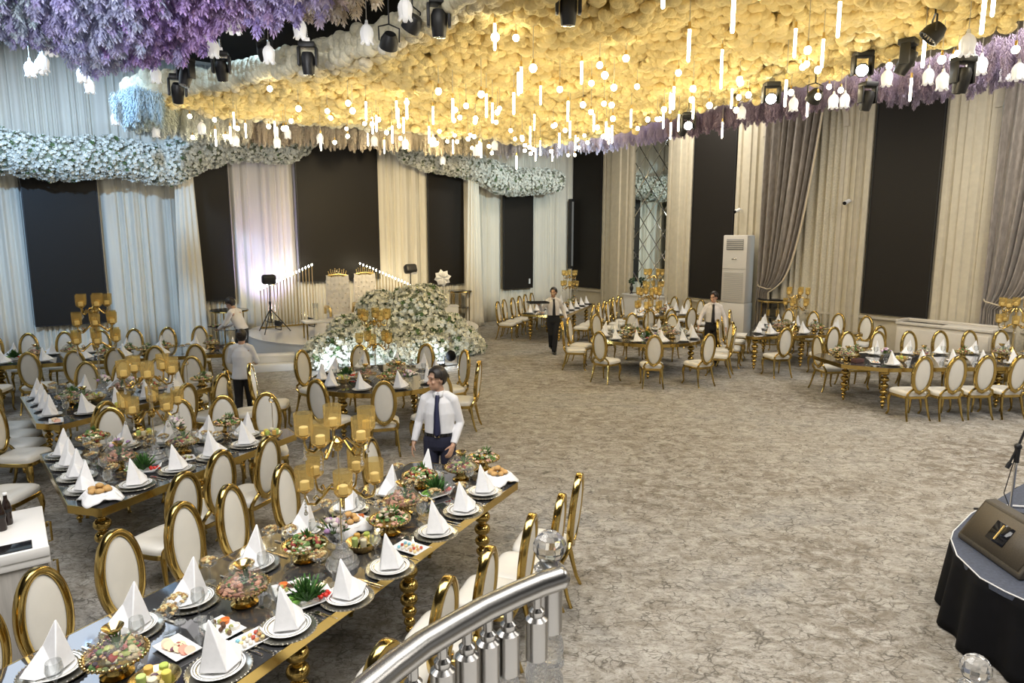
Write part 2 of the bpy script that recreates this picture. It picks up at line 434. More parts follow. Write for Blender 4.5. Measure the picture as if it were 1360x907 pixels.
arch_window(1, 8.14, 10.27); arch_window(2, 13.70, 15.83)

# diamond mirror
t = thing('lattice_mirror', 'tall mirror crossed by diamond bars between two cream pilasters', 'mirror')
m = MB(); wbox(m, RW, 3.15, 4.58, .03, .05, 1.05, 6.6); m.build('mirror_glass', mirror_m, t)
m = MB(); st = .72; zz = 1.05-1.43*1.25
while zz < 6.6:
    for sgn in (1, -1):
        a, b = (3.15, zz), (4.58, zz+1.43*1.25)
        if sgn < 0: a, b = (3.15, zz+1.43*1.25), (4.58, zz)
        def cut(p, q):
            lo, hi = 1.06, 6.59
            (s0, z0), (s1, z1) = p, q; tt = [0., 1.]
            for lim in (lo, hi):
                if (z0-lim)*(z1-lim) < 0:
                    x = (lim-z0)/(z1-z0)
                    if (z0 < lim) == (lim == lo): tt[0] = max(tt[0], x)
                    else: tt[1] = min(tt[1], x)
            if max(z0, z1) < lo or min(z0, z1) > hi: return None
            return [(s0+(s1-s0)*x, z0+(z1-z0)*x) for x in tt]
        q = cut(a, b)
        if q: m.tube([RW(q[0][0], .055, q[0][1]), RW(q[1][0], .055, q[1][1])], .011, 6)
    zz += st
m.build('lattice_bar', chrome, t)
m = MB(); wbox(m, RW, 3.1, 4.64, .0, .42, .16, .98); wbox(m, RW, 3.06, 4.68, .0, .46, .98, 1.02)
tag(m.build('mirror_console', white_lac), 'cream console ledge built under the diamond mirror', 'console')
t = thing('dark_ornament', 'small dark ornament standing on the console under the diamond mirror', 'ornament', RW(3.35, .3, 1.02))
m = MB(); m.lathe([(0, 0), (.07, 0), (.06, .02), (.02, .05), (.05, .12), (.07, .2), (.03, .3), (.05, .34), (0, .36)], 12); m.build('body', black_g, t)
m = MB()
for i in range(9):
    a = i*2.4; m.ball((.07*math.cos(a), .07*math.sin(a), .36+.02*i), (.05, .05, .035), 7, 4)
m.build('leaves', leafdark, t)

# swagged curtains with lace behind
def curtain_set(d, n, lab):
    m = MB(); np_ = 9
    m.grid(lambda u, v: RW(8.3+d+u*2.0, .10+.05*math.sin((u+.02*math.sin(u*15))*np_*2*PI)+.012*math.sin(u*47), .03+v*6.6), np_*10, 6)
    tag(solid(m.build('lace_curtain', lace_m), .006), 'pale lace curtain hanging in straight folds behind the %s taupe swag' % lab, 'curtain')
    t = thing('swag_curtain', 'taupe velvet curtain gathered to one side, %s' % ('behind the air conditioner' if n == 1 else 'behind the tall candelabrum of the console'), 'curtain')
    zg = 1.55
    def edges(z):
        if z >= zg:
            q = (z-zg)/(6.95-zg)
            return 8.20+d+.04*q, 8.58+d+1.3*(q**.36)
        q = (zg-z)/zg
        return 8.20+d-.02*q, 8.55+d+.1*q
    def fn(u, v):
        z = .04+v*6.9; a, b = edges(z); w = b-a
        depth = .035+.05*min(1, w/1.5)
        skew = .5*(1-v)*u
        y = .32+depth*math.sin((u+.03*math.sin(u*13+v))*7*2*PI+skew*3)+.35*depth*math.sin(u*71+v*3)
        sag = -.05*math.sin(PI*min(1, max(0, (z-zg)/(6.95-zg))))*u*(1 if z > zg else 0)
        return RW(a+w*u+sag*.35, y, z)
    m = MB(); m.grid(fn, 150, 40); solid(m.build('drape', greydrape, t), .012)
    m = MB(); m.grid(lambda u, v: tuple(Vector(fn(1, v))+Vector((RD[0], RD[1], 0))*(.05*u)+Vector((RN[0], RN[1], 0))*.01), 2, 40); solid(m.build('braid_trim', trim_m, t), .014)
    m = MB(); a, b = edges(zg); m.tube([RW(a-.05, .22, zg+.12), RW(a+.1, .47, zg+.04), RW(b+.02, .47, zg-.03), RW(b+.12, .24, zg+.0)], .016, 8); m.build('tieback', trim_m, t)
curtain_set(0, 1, 'first'); curtain_set(5.56, 2, 'second')

# security cameras on the pilasters
for s, z, lab in ((7.45, 3.72, 'small security camera on the pilaster above the air conditioner'), (10.62, 3.85, 'small security camera on the pilaster beside the large console panel')):
    t = thing('security_camera', lab, 'camera', RW(s, .2, z), math.atan2(RN[1], RN[0]))
    m = MB(); m.tube([(-.0, 0, 0), (.12, 0, 0)], .02, 8); m.build('bracket', white_pl, t)
    m = MB(); m.tube([(.1, 0, 0), (.3, 0, -.06)], .05, 12); m.build('body', white_pl, t)
    m = MB(); m.tube([(.295, 0, -.058), (.315, 0, -.066)], .046, 12); m.build('lens', black_g, t)

# cream drapes on the left wall
def drape(s0, s1, z0, z1, label, off=.08, per=.27, amp=.055, name='cream_drape'):
    w = s1-s0; n = max(2, int(w/per)); ph = random.random()*6
    def fn(u, v):
        uu = u+(.035*math.sin(u*9+ph)+.02*math.sin(u*23+ph*2))*min(1, 2/w)
        return LW(s0+u*w, off+amp*math.sin(uu*n*2*PI+.25*math.sin(v*2+ph))+.35*amp*math.sin(uu*n*4.7*PI+ph), z0+v*(z1-z0))
    m = MB(); m.grid(fn, n*16, 8)
    return tag(solid(m.build(name, drape_m, None, 0), .008), label, 'drape')
drape(16.95, 21.5, .02, CEIL-.1, 'cream drape at the end of the hall, beyond the panel with the tall candelabrum')
drape(13.52, 15.42, .02, CEIL-.1, 'wide cream drape between the tall candelabrum panel and the narrow bar table panel')
drape(10.64, 12.41, .02, CEIL-.1, 'cream drape lit violet behind the tripod floodlight')
drape(6.42, 8.11, .02, CEIL-.1, 'cream drape behind the warm rod lights on the corner side of the thrones')
drape(3.46, 5.06, .02, CEIL-.1, 'cream drape between the bow stand panel and the white switch panel')
drape(.12, 2.13, .02, CEIL-.1, 'cream drape filling the corner beyond the white switch panel')
for s0, s1, zt, lab in ((15.42, 16.95, .92, 'short pleated skirt below the panel with the tall candelabrum'), (12.41, 13.52, 1.28, 'short pleated skirt behind the gold bar table and leaning waiter'), (8.11, 10.64, 1.68, 'pleated skirt behind the two white thrones'), (5.06, 6.42, 1.41, 'short pleated skirt behind the bow on a stand'), (2.13, 3.46, 1.12, 'short pleated skirt below the panel with the white switch')):
    drape(s0, s1, .02, zt, lab, .10, .13, .035, 'pleated_skirt')
for s0, s1, zt, lab in ((15.42, 16.95, 4.75, 'pleated cloth above the panel with the tall candelabrum'), (12.41, 13.52, 5.25, 'pleated cloth above the bar table panel'), (5.06, 6.42, 5.45, 'pleated cloth above the bow stand panel'), (2.13, 3.46, 4.85, 'pleated cloth above the panel with the white switch')):
    drape(s0, s1, zt, CEIL-.1, lab, .10, .13, .035, 'pleated_cloth')
def gathered(s, off, label, r0=.34, ztop=5.1):
    def fn(u, v):
        a = u*2*PI; z = .02+v*(ztop-.02)
        q = 1-.45*v+.35*max(0, .06-v)*8
        r = r0*q*(1+.13*math.sin(a*11)+.05*math.sin(a*5+2))
        return (LW(s+r*math.cos(a), off+r*.6*math.sin(a), z))
    m = MB(); m.grid(fn, 110, 16)
    tag(solid(m.build('gathered_drape', drape_m), .008), label, 'drape')
gathered(5.0, .75, 'gathered cream drape column hanging from the garland beside the corner bar table', .30)
gathered(13.6, .75, 'gathered cream drape column hanging beside the narrow bar table panel', .32)
t = thing('column_speaker', 'slim black column loudspeaker in the draped corner', 'speaker')
m = MB(); wbox(m, LW, .28, .42, .2, .36, 1.75, 4.3); m.build('cabinet', black, t)
m = MB(); wbox(m, LW, .31, .39, .36, .37, 1.85, 4.2); m.build('grille', grey_grille, t)

# ------------------------------------------------------------------ mass geometry helpers
def ico(sub):
    bm = bmesh.new(); bmesh.ops.create_icosphere(bm, subdivisions=sub, radius=1)
    v = np.array([x.co[:] for x in bm.verts]); bm.verts.index_update(); f = np.array([[a.index for a in x.verts] for x in bm.faces]); bm.free()
    return v, f
def scatter_mesh(name, variants, pos, size, col, mat, parent=None, rots=None, flat=None):
    """one mesh of many small copies; variants: list of (verts, tris or quads)"""
    V = []; F = []; C = []; base = 0
    which = RNG.integers(0, len(variants), len(pos))
    for k, (bv, bf) in enumerate(variants):
        idx = np.where(which == k)[0]
        if not len(idx): continue
        n = len(idx)
        if rots is None:
            a = RNG.uniform(0, 2*PI, n); tl = RNG.normal(0, .5, (n, 2))
            ca, sa = np.cos(a), np.sin(a); Rz = np.zeros((n, 3, 3)); Rz[:, 0, 0] = ca; Rz[:, 0, 1] = -sa; Rz[:, 1, 0] = sa; Rz[:, 1, 1] = ca; Rz[:, 2, 2] = 1
            Rx = np.zeros((n, 3, 3)); c, s = np.cos(tl[:, 0]), np.sin(tl[:, 0]); Rx[:, 0, 0] = 1; Rx[:, 1, 1] = c; Rx[:, 1, 2] = -s; Rx[:, 2, 1] = s; Rx[:, 2, 2] = c
            R = Rx @ Rz
        else: R = rots[idx]
        sz = np.asarray(size)[idx]
        if sz.ndim == 1: sz = sz[:, None]
        v = np.einsum('nij,vj->nvi', R, bv)*sz[:, None, :]+np.asarray(pos)[idx][:, None, :]
        V.append(v.reshape(-1, 3)); F.append((bf[None]+(base+np.arange(n)*len(bv))[:, None, None]).reshape(-1, bf.shape[1]))
        C.append(np.repeat(np.asarray(col)[idx], len(bv), 0)); base += n*len(bv)
    V = np.concatenate(V); C = np.concatenate(C); w = F[0].shape[1]; F = np.concatenate(F)
    me = bpy.data.meshes.new(name); me.vertices.add(len(V)); me.vertices.foreach_set('co', V.astype(np.float32).ravel())
    me.loops.add(F.size); me.loops.foreach_set('vertex_index', F.astype(np.int32).ravel())
    me.polygons.add(len(F)); me.polygons.foreach_set('loop_start', np.arange(len(F), dtype=np.int32)*w)
    me.polygons.foreach_set('use_smooth', np.ones(len(F), bool))
    a = me.color_attributes.new('Col', 'FLOAT_COLOR', 'POINT'); a.data.foreach_set('color', np.c_[C, np.ones(len(C))].astype(np.float32).ravel())
    me.materials.append(mat); me.update(); me.validate()
    o = bpy.data.objects.new(name, me); COL.objects.link(o)
    if parent: o.parent = parent
    return o
def blossom_variants(k=3, sub=3, lobes=22):
    v, f = ico(sub); out = []
    for i in range(k):
        d = RNG.normal(size=(lobes, 3)); d /= np.linalg.norm(d, axis=1)[:, None]
        dt = (v @ d.T); h = np.max(np.clip((dt-.70)/.30, 0, 1)**.45, axis=1)
        out.append((v*(.70+.34*h)[:, None], f))
    return out
def flower_variants(k=2):
    """small open flower: five cupped petals"""
    out = []
    for i in range(k):
        vs = [(0, 0, 0)]; fs = []
        for p in range(5):
            a = 2*PI*p/5+i*.3; b = len(vs)
            for (r, w, z) in ((.55, .38, .25), (1., .3, .5+.15*i)):
                for s in (-1, 1):
                    vs.append((r*math.cos(a)-s*w*math.sin(a), r*math.sin(a)+s*w*math.cos(a), z))
            fs += [(0, b, b+1, b+1), (b, b+2, b+3, b+1)]
        tri = []
        for q in fs:
            tri.append((q[0], q[1], q[2]))
            if q[2] != q[3]: tri.append((q[0], q[2], q[3]))
        out.append((np.array(vs), np.array(tri)))
    return out
BLOS = blossom_variants(); FLOW = flower_variants()
def spray_variant(seed, n=120):
    """one drooping plume of fine feathery leaflets on short side shoots"""
    r = np.random.default_rng(seed); vs = []; fs = []
    for i in range(n):
        t = (i+r.uniform(0, 1))/n; a = i*2.4+r.uniform(-.4, .4); rad = .15*math.sin(PI*min(1, .16+.84*t)**.75)+.02
        o = np.array([math.cos(a)*.75, math.sin(a)*.75, -.65]); p0 = np.array([0, 0, -t*.86]); tip = p0+np.array([math.cos(a)*rad, math.sin(a)*rad, -.13])
        for k in range(3):
            f = .45+.27*k; p = p0*(1-f)+tip*f; L = .075*r.uniform(.8, 1.25); sw = r.uniform(-.7, .7)
            d = np.array([math.cos(a+sw)*.55, math.sin(a+sw)*.55, -.83]); w = np.array([-math.sin(a+sw), math.cos(a+sw), r.uniform(-.3, .3)])*.017
            b = len(vs); vs += [p-w*.3, p+d*L*.5+w, p+d*L, p+d*L*.5-w]; fs += [(b, b+1, b+2), (b, b+2, b+3)]
    return np.array(vs), np.array(fs)
SPRAY = [spray_variant(s) for s in range(4)]
def inpoly(x, y, P):
    c = np.zeros(len(x), bool); j = len(P)-1
    for i in range(len(P)):
        xi, yi = P[i]; xj, yj = P[j]
        c ^= ((yi > y) != (yj > y)) & (x < (xj-xi)*(y-yi)/((yj-yi) or 1e-9)+xi); j = i
    return c
def hexgrid(P, sp, jit=.3):
    P = np.array(P); x0, y0 = P.min(0); x1, y1 = P.max(0); pts = []
    for j, y in enumerate(np.arange(y0, y1, sp*.866)):
        for x in np.arange(x0+(j % 2)*sp/2, x1, sp): pts.append((x, y))
    q = np.array(pts)+RNG.normal(0, sp*jit, (len(pts), 2))
    return q[inpoly(q[:, 0], q[:, 1], P)]
def wave(x, y, s=1.): return np.sin(x*1.3*s+.7)*np.cos(y*1.1*s)+.5*np.sin(x*2.9*s+y*2.3*s)
def edge_dist(q, P):
    P = np.array(P); d = np.full(len(q), 1e9)
    for a, b in zip(P, np.roll(P, -1, 0)):
        ab = b-a; t = np.clip(((q-a) @ ab)/(ab @ ab), 0, 1); d = np.minimum(d, np.linalg.norm(q-(a+t[:, None]*ab), axis=1))
    return d
def split_parts(t, name, variants, pos, size, col, mat, npart, stuffname, score):
    """the npart best-seen members as parts of their own, the rest as one mass"""
    order = np.argsort(score); own = order[:npart]; rest = order[npart:]
    for i in own:
        scatter_mesh(name, [variants[int(RNG.integers(len(variants)))]], np.array([pos[i]])*0, np.array([size[i]]), np.array([col[i]]), mat, t).location = Vector(pos[i])-t.location
    o = scatter_mesh(stuffname, variants, pos[rest]-np.array(t.location), size[rest], col[rest], mat, t); o['kind'] = 'stuff'

# ------------------------------------------------------------------ golden flower canopy
ZC = 5.62
CANOPY = [(-.75, 8.3), (-1.2, 9.0), (-1.75, 9.8), (-3.1, 10.95), (-5.2, 12.5), (-6.5, 12.8), (-7.3, 13.5), (-7.2, 14.6), (-6.2, 15.6), (-4.2, 16.6), (-2.0, 17.5), (-.5, 18.8), (.4, 20.0), (1.4, 19.3), (2.6, 17.4), (3.1, 16.2), (3.7, 14.7), (4.5, 12.9), (5.3, 11.6), (5.55, 10.0), (5.8, 8.7), (6.3, 7.0), (6.0, 5.5), (2.5, 5.0), (0.2, 6.6)]
t = thing('flower_canopy', 'vast golden canopy of hydrangea heads hung under the black ceiling over the hall', 'flower ceiling', (0, 12, ZC))
m = MB(); m.prism([(x*.985+0, (y-12)*.985) for x, y in CANOPY], .05, .16); m.build('backing', gap_gold, t)
q = hexgrid(CANOPY, .135, .22); ed = edge_dist(q, CANOPY)
z = ZC+.07*wave(q[:, 0], q[:, 1])+RNG.normal(0, .045, len(q))-.02
pos = np.c_[q, z]; size = np.c_[RNG.uniform(.078, .108, (len(q), 1)).repeat(2, 1), RNG.uniform(.07, .095, (len(q), 1))]
col = np.array((.88, .71, .34))*RNG.uniform(.9, 1.06, (len(q), 1))  # warm bulb light on cream blossoms is put into the colour as gold
pale = np.clip(1-ed/.45, 0, 1)[:, None]*(q[:, :1] < 1)*RNG.uniform(.4, 1, (len(q), 1)); col = col*(1-pale)+np.array((.84, .82, .74))*pale  # paler edge paints in the cooler light falling there
# rim row, hangs over the edge and closes it
Pn = np.array(CANOPY); rim = []
for a, b in zip(Pn, np.roll(Pn, -1, 0)):
    n = max(1, int(np.linalg.norm(b-a)/.13)); rim += [tuple(a+(b-a)*i/n) for i in range(n)]
rim = np.array(rim); rp = np.concatenate([np.c_[rim, ZC+dz+RNG.normal(0, .03, len(rim))] for dz in (.0, .1, .2)])
rs = np.full((len(rp), 3), .11); rc = np.where(rp[:, :1] < 0, np.array([[.82, .76, .56]]), np.array([[.86, .71, .36]]))*RNG.uniform(.9, 1.05, (len(rp), 1))  # rim colours carry the same painted warm and cool light
pos = np.r_[pos, rp]; size = np.r_[size, rs]; col = np.r_[col, rc]
score = np.where((pos[:, 1] > 8.6) & (pos[:, 2] < ZC+.05) & (np.abs(pos[:, 0]) < pos[:, 1]*.68), pos[:, 1], 99)
split_parts(t, 'blossom', BLOS, pos, size, col, petal, 100, 'blossom_mass', score)

# ------------------------------------------------------------------ hanging sprays (wisteria)
def sprays(name, label, pts, lens, cols, base, npart, widths=None):
    t = thing(name, label, 'flower ceiling', base)
    pos = np.array(pts); sz = np.c_[lens*.85, lens*.85, lens] if widths is None else np.c_[widths, widths, lens]
    a = RNG.uniform(0, 2*PI, len(pos)); R = np.zeros((len(pos), 3, 3)); R[:, 0, 0] = np.cos(a); R[:, 0, 1] = -np.sin(a); R[:, 1, 0] = np.sin(a); R[:, 1, 1] = np.cos(a); R[:, 2, 2] = 1
    order = np.argsort(np.hypot(pos[:, 0], pos[:, 1])+99*(np.abs(pos[:, 0]) > pos[:, 1]*.7)); own = order[:npart]; rest = order[npart:]
    for i in own:
        k = int(RNG.integers(4))
        scatter_mesh('spray', [SPRAY[k]], np.zeros((1, 3)), sz[i:i+1], cols[i:i+1], spray_m, t, R[i:i+1]).location = Vector(pos[i])-t.location
    if len(rest):
        o = scatter_mesh('spray_mass', SPRAY, pos[rest]-np.array(base), sz[rest], cols[rest], spray_m, t, R[rest]); o['kind'] = 'stuff'
    return t
WIST = [(-9.0, 8.2), (-7.2, 9.2), (-5.75, 8.6), (-5.6, 9.0), (-5.75, 9.75), (-5.55, 10.1), (-4.5, 9.2), (-3.75, 8.7), (-3.1, 7.95), (-2.3, 7.8), (-1.65, 7.25), (-1.1, 6.7), (-1.2, 4.5), (-8.5, 4.5)]
q = hexgrid(WIST, .125, .25); n = len(q)
bx = q[:, 0]/q[:, 1]                                     # how the dyed zones run across the piece
def zone(b):
    keys = [(-.9, (.62, .76, .84)), (-.72, (.64, .75, .84)), (-.64, (.52, .46, .80)), (-.57, (.62, .68, .86)), (-.5, (.50, .36, .74)), (-.42, (.54, .38, .66)), (-.37, (.52, .38, .58)), (-.33, (.60, .52, .90)), (-.28, (.64, .57, .86)), (-.23, (.74, .66, .56)), (-.12, (.80, .73, .62))]
    xs = [k[0] for k in keys]; return np.stack([np.interp(b, xs, [k[1][i] for k in keys]) for i in range(3)], 1)
cols = zone(bx+RNG.normal(0, .03, n))*RNG.uniform(.8, 1.15, (n, 1))
sprays('wisteria_canopy', 'violet, blue and cream wisteria hanging from the ceiling beside the golden canopy', np.c_[q, 5.85+.1*wave(q[:, 0], q[:, 1])], RNG.uniform(.5, .72, n), cols, (-4, 7, 5.9), 100, RNG.uniform(.62, .85, n))
# fringes round the far rim of the golden canopy
def fringe(name, label, path, depth, zt, L, colf, n, npart=40):
    P = np.array(path); seg = np.linalg.norm(np.diff(P, axis=0), axis=1); cum = np.r_[0, np.cumsum(seg)]
    s = RNG.uniform(0, cum[-1], n); x = np.interp(s, cum, P[:, 0]); y = np.interp(s, cum, P[:, 1])
    k = np.clip(np.searchsorted(cum, s)-1, 0, len(seg)-1); d = np.diff(P, axis=0)[k]/seg[k][:, None]; nm = np.c_[d[:, 1], -d[:, 0]]
    o = (.14+RNG.uniform(0, depth, n))[:, None]*nm; pts = np.c_[np.c_[x, y]+o, np.full(n, zt)+RNG.normal(0, .04, n)]
    sprays(name, label, pts, RNG.uniform(.8, 1.15, n)*L, colf(s/cum[-1])*RNG.uniform(.85, 1.12, (n, 1)), (x[0], y[0], zt), npart)
mixc = lambda a, b: (lambda t: np.array(a)[None]*(1-t[:, None])+np.array(b)[None]*t[:, None])
fringe('spray_fringe', 'pale blue-white hanging sprays at the drape end of the golden canopy', [(-5.7, 15.6), (-6.75, 14.6), (-6.85, 13.5), (-6.2, 12.9)], .5, 5.62, .55, mixc((.72, .69, .62), (.60, .72, .77)), 420)
fringe('spray_fringe', 'beige hanging sprays along the golden canopy rim above the thrones', [(-.4, 19.0), (-2.0, 17.7), (-4.3, 16.8), (-6.4, 15.8)], .4, 5.66, .5, mixc((.72, .64, .48), (.70, .60, .50)), 420)
fringe('spray_fringe', 'violet-white hanging sprays at the canopy rim before the draped corner', [(3.4, 16.3), (2.7, 17.6), (1.5, 19.5), (.4, 20.2), (-.4, 19.0)], .5, 5.7, .42, mixc((.52, .45, .66), (.72, .70, .74)), 330)
fringe('spray_fringe', 'mauve hanging sprays under the canopy rim by the taupe curtains', [(6.6, 9.4), (6.0, 11.2), (5.0, 13.1), (4.1, 15.0), (3.4, 16.3)], .6, 5.72, .42, mixc((.50, .42, .56), (.46, .36, .46)), 560, 60)
fringe('spray_fringe', 'lilac hanging sprays at the far side of the canopy above the console panel', [(7.7, 8.9), (7.2, 10.8), (6.4, 12.6)], .7, 5.85, .5, mixc((.60, .52, .68), (.55, .48, .60)), 330, 40)

# ------------------------------------------------------------------ white flower garlands over the drapes
def cloud(name, label, cat, base, blobs, n, size, colf, npart, leaf=.12, mat_in=core_m):
    """blossoms over the skins of several ellipsoids; blobs (centre, radii) in world space"""
    t = thing(name, label, cat, base); B = np.array(base)
    w = np.array([(b[1][0]*b[1][1]+b[1][1]*b[1][2]+b[1][0]*b[1][2]) for b in blobs]); w = w/w.sum()
    m = MB()
    for c, r in blobs: m.ball(Vector(c)-Vector(base), tuple(x*.86 for x in r), 14, 8)
    m.build('foliage_core', mat_in, t)
    P = []; N = []
    for (c, r), k in zip(blobs, (w*n).astype(int)):
        d = RNG.normal(size=(k, 3)); d /= np.linalg.norm(d, axis=1)[:, None]
        p = d*np.array(r)*RNG.uniform(.9, 1.06, (k, 1))+np.array(c); keep = np.ones(k, bool)
        for c2, r2 in blobs:
            if c2 is c: continue
            keep &= (((p-np.array(c2))/np.array(r2))**2).sum(1) > .72
        keep &= p[:, 2] > .03
        nn = d/np.array(r); nn /= np.linalg.norm(nn, axis=1)[:, None]
        P.append(p[keep]); N.append(nn[keep])
    P = np.concatenate(P); N = np.concatenate(N); N = N+RNG.normal(0, .35, N.shape); N /= np.linalg.norm(N, axis=1)[:, None]
    k = len(P); ref = np.tile(np.array([.3, .5, .81]), (k, 1)); X = np.cross(ref, N); X /= np.linalg.norm(X, axis=1)[:, None]; Y = np.cross(N, X)
    R = np.stack([X, Y, N], 2); sz = RNG.uniform(.8, 1.2, k)*size; cols = colf(P, k)*RNG.uniform(.86, 1.05, (k, 1))
    lf = RNG.uniform(size=k) < leaf; cols[lf] = np.array((.10, .16, .06))
    order = np.argsort(np.hypot(P[:, 0], P[:, 1])); order = np.r_[order[~lf[order]], order[lf[order]]]
    for i in order[:npart]:
        scatter_mesh('blossom', [FLOW[int(RNG.integers(2))]], np.zeros((1, 3)), sz[i:i+1], cols[i:i+1], petal, t, R[i:i+1]).location = P[i]-B
    rest = order[npart:]
    o = scatter_mesh('blossom_mass', FLOW, P[rest]-B, sz[rest], cols[rest], petal, t, R[rest]); o['kind'] = 'stuff'
    return t
white_c = lambda P, k: np.tile(np.array((.82, .82, .74)), (k, 1))
def garland(label, pts, n, size=.044, colf=white_c, npart=60):
    blobs = []
    for s, z, r in pts: blobs.append((LW(s, .92, z), (r*.98, r*.98, r)))
    return cloud('flower_garland', label, 'garland', LW(pts[0][0], .4, pts[0][1]), blobs, int(n*2.2), size, colf, npart, .05)
garland('white flower garland over the drapes at the tall candelabrum panel', [(s, 4.73+.06*math.sin(s*3), .46) for s in np.arange(13.9, 18.2, .42)], 3600)
garland('white flower garland rising from the bar table panel towards the throne panel', [(13.5, 5.0, .52), (13.0, 5.25, .55), (12.5, 5.4, .55), (12.0, 5.45, .55), (11.5, 5.4, .52), (11.1, 5.35, .46), (10.75, 5.45, .36), (10.45, 5.6, .26)], 3600)
garland('white flower garland from the throne panel down to the bow stand panel', [(8.2, 5.95, .24), (7.8, 5.7, .34), (7.3, 5.5, .44), (6.8, 5.42, .5), (6.3, 5.38, .5), (5.8, 5.32, .5), (5.3, 5.25, .48), (4.9, 5.1, .42)], 3200)
garland('white flower garland above the panel with the white switch', [(4.5, 4.95, .45), (4.1, 4.82, .48), (3.6, 4.75, .46), (3.1, 4.76, .44), (2.6, 4.8, .43), (2.1, 4.82, .42), (1.7, 4.85, .36)], 2600)

# ------------------------------------------------------------------ hanging lamps
def bulb_proto():
    r = empty('pendant_bulb')
    m = MB(); m.ball((0, 0, 0), (.043, .043, .046), 8, 6); m.build('bulb_globe', bulb_m, r)
    m = MB(); m.lathe([(0, .1), (.014, .1), (.016, .045), (.02, .04)], 8); m.build('cap', brass_cap, r)
    m = MB(); m.tube([(0, 0, .1), (0, 0, .75)], .004, 4); m.build('cord', cord_m, r)
    return r
def tube_proto():
    r = empty('pendant_tube')
    m = MB(); m.lathe([(0, -.17), (.012, -.165), (.017, -.15), (.017, .15), (.012, .16)], 8); m.build('light_tube', tube_m, r)
    m = MB(); m.lathe([(0, .23), (.014, .23), (.017, .155)], 8); m.build('cap', brass_cap, r)
    m = MB(); m.tube([(0, 0, .23), (0, 0, .85)], .004, 4); m.build('cord', cord_m, r)
    return r
def lily_proto():
    r = empty('lily_lamp')
    m = MB()
    for p in range(6):
        a0 = 2*PI*p/6
        def fn(u, v):
            w = .60 if v < .72 else .60-.36*((v-.72)/.28)**2
            rr = np.interp(v, [0, .08, .22, .42, .62, .8, .9, 1], [.012, .04, .066, .078, .074, .064, .068, .082])
            a = a0+(u-.5)*2*w; rr *= 1+.05*abs(u-.5)*(p % 2)
            return (rr*math.cos(a), rr*math.sin(a), .10-.235*v)
        m.grid(fn, 4, 7)
    solid(m.build('petal_shade', lily_m, r), .004)
    m = MB(); m.lathe([(0, .14), (.016, .14), (.02, .11), (.026, .095)], 10); m.build('cap', white_pl, r)
    m = MB(); m.tube([(0, 0, .14), (0, 0, .8)], .004, 4); m.build('cord', cord_m, r)
    return r
qq = hexgrid(CANOPY, .62, .32); RNG.shuffle(qq)
keep = []
for x, y in qq:
    b = x/y
    if y < 8.2 and b < .15: continue
    dens = np.interp(b, [-.55, -.2, .1, .5], [.75, .8, .85, .9])*np.interp(y, [6, 9, 12, 20], [.42, .5, .85, 1.0])
    if b < -.12 and y < 12: dens *= .25
    if random.random() < dens: keep.append((x, y))
nb = ntb = 0
for x, y in keep[:285]:
    drop = random.choice([.25, .35, .42, .5, .6])
    if random.random() < .62:
        place('bulb', bulb_proto, (x, y, ZC-drop), 0, 'small round warm bulb on a thin cord under the golden flower canopy', 'lamp', 'warm bulbs under the canopy', random.uniform(.9, 1.15))
    else:
        place('tube', tube_proto, (x, y, ZC-drop-.1), 0, 'slim warm light tube hanging under the golden flower canopy', 'lamp', 'warm light tubes under the canopy', random.uniform(.9, 1.1))
LILY = [(10, 2, 22), (57, 42, 22), (67, 60, 21), (40, 90, 18), (57, 82, 19), (54, 86, 15), (109, 98, 16), (119, 113, 15), (117, 5, 24), (153, 157, 15), (155, 46, 20), (190, 32, 25), (213, 9, 27), (216, 64, 20), (276, 36, 25), (283, 62, 22), (279, 3, 22), (310, 27, 27), (357, 70, 22), (398, 36, 24), (207, 98, 18), (207, 173, 15), (232, 156, 12), (268, 169, 15), (313, 186, 14), (368, 188, 14), (382, 176, 13), (418, 180, 12), (425, 183, 13), (467, 184, 12), (497, 186, 13), (538, 190, 13), (575, 187, 13), (588, 212, 11), (632, 200, 12), (657, 192, 12), (487, 43, 24), (538, 10, 25), (1285, 57, 27), (1292, 82, 22), (1303, 85, 22), (1336, 95, 20), (1353, 93, 22), (1278, 98, 18), (1252, 106, 22), (1233, 100, 20), (1178, 102, 20), (1122, 132, 18), (1107, 133, 18), (1054, 137, 17), (985, 148, 16)]
for i, (px, py, sz) in enumerate(LILY):
    Y = FPX*.235/sz*.99
    x, y, z = at_y(px, py, Y)
    if z > 5.55:
        k = (5.5-CAM_H)/(z-CAM_H); x, y, z = x*k, y*k, 5.5
    grp = ('lily lamps among the wisteria', 'white tulip-shaped lamp hanging among the violet wisteria') if px < 345 and py < 125 else ('lily lamps before the drapes', 'white tulip-shaped lamp hanging before the drapes and garlands') if px < 700 and py > 125 else ('lily lamps under the black gap', 'white tulip-shaped lamp hanging beneath the black ceiling gap') if px < 700 else ('lily lamps by the curtains', 'white tulip-shaped lamp hanging by the mauve sprays and taupe curtains')
    place('lily', lily_proto, (x, y, z), random.random()*6, grp[1], 'lamp', grp[0])

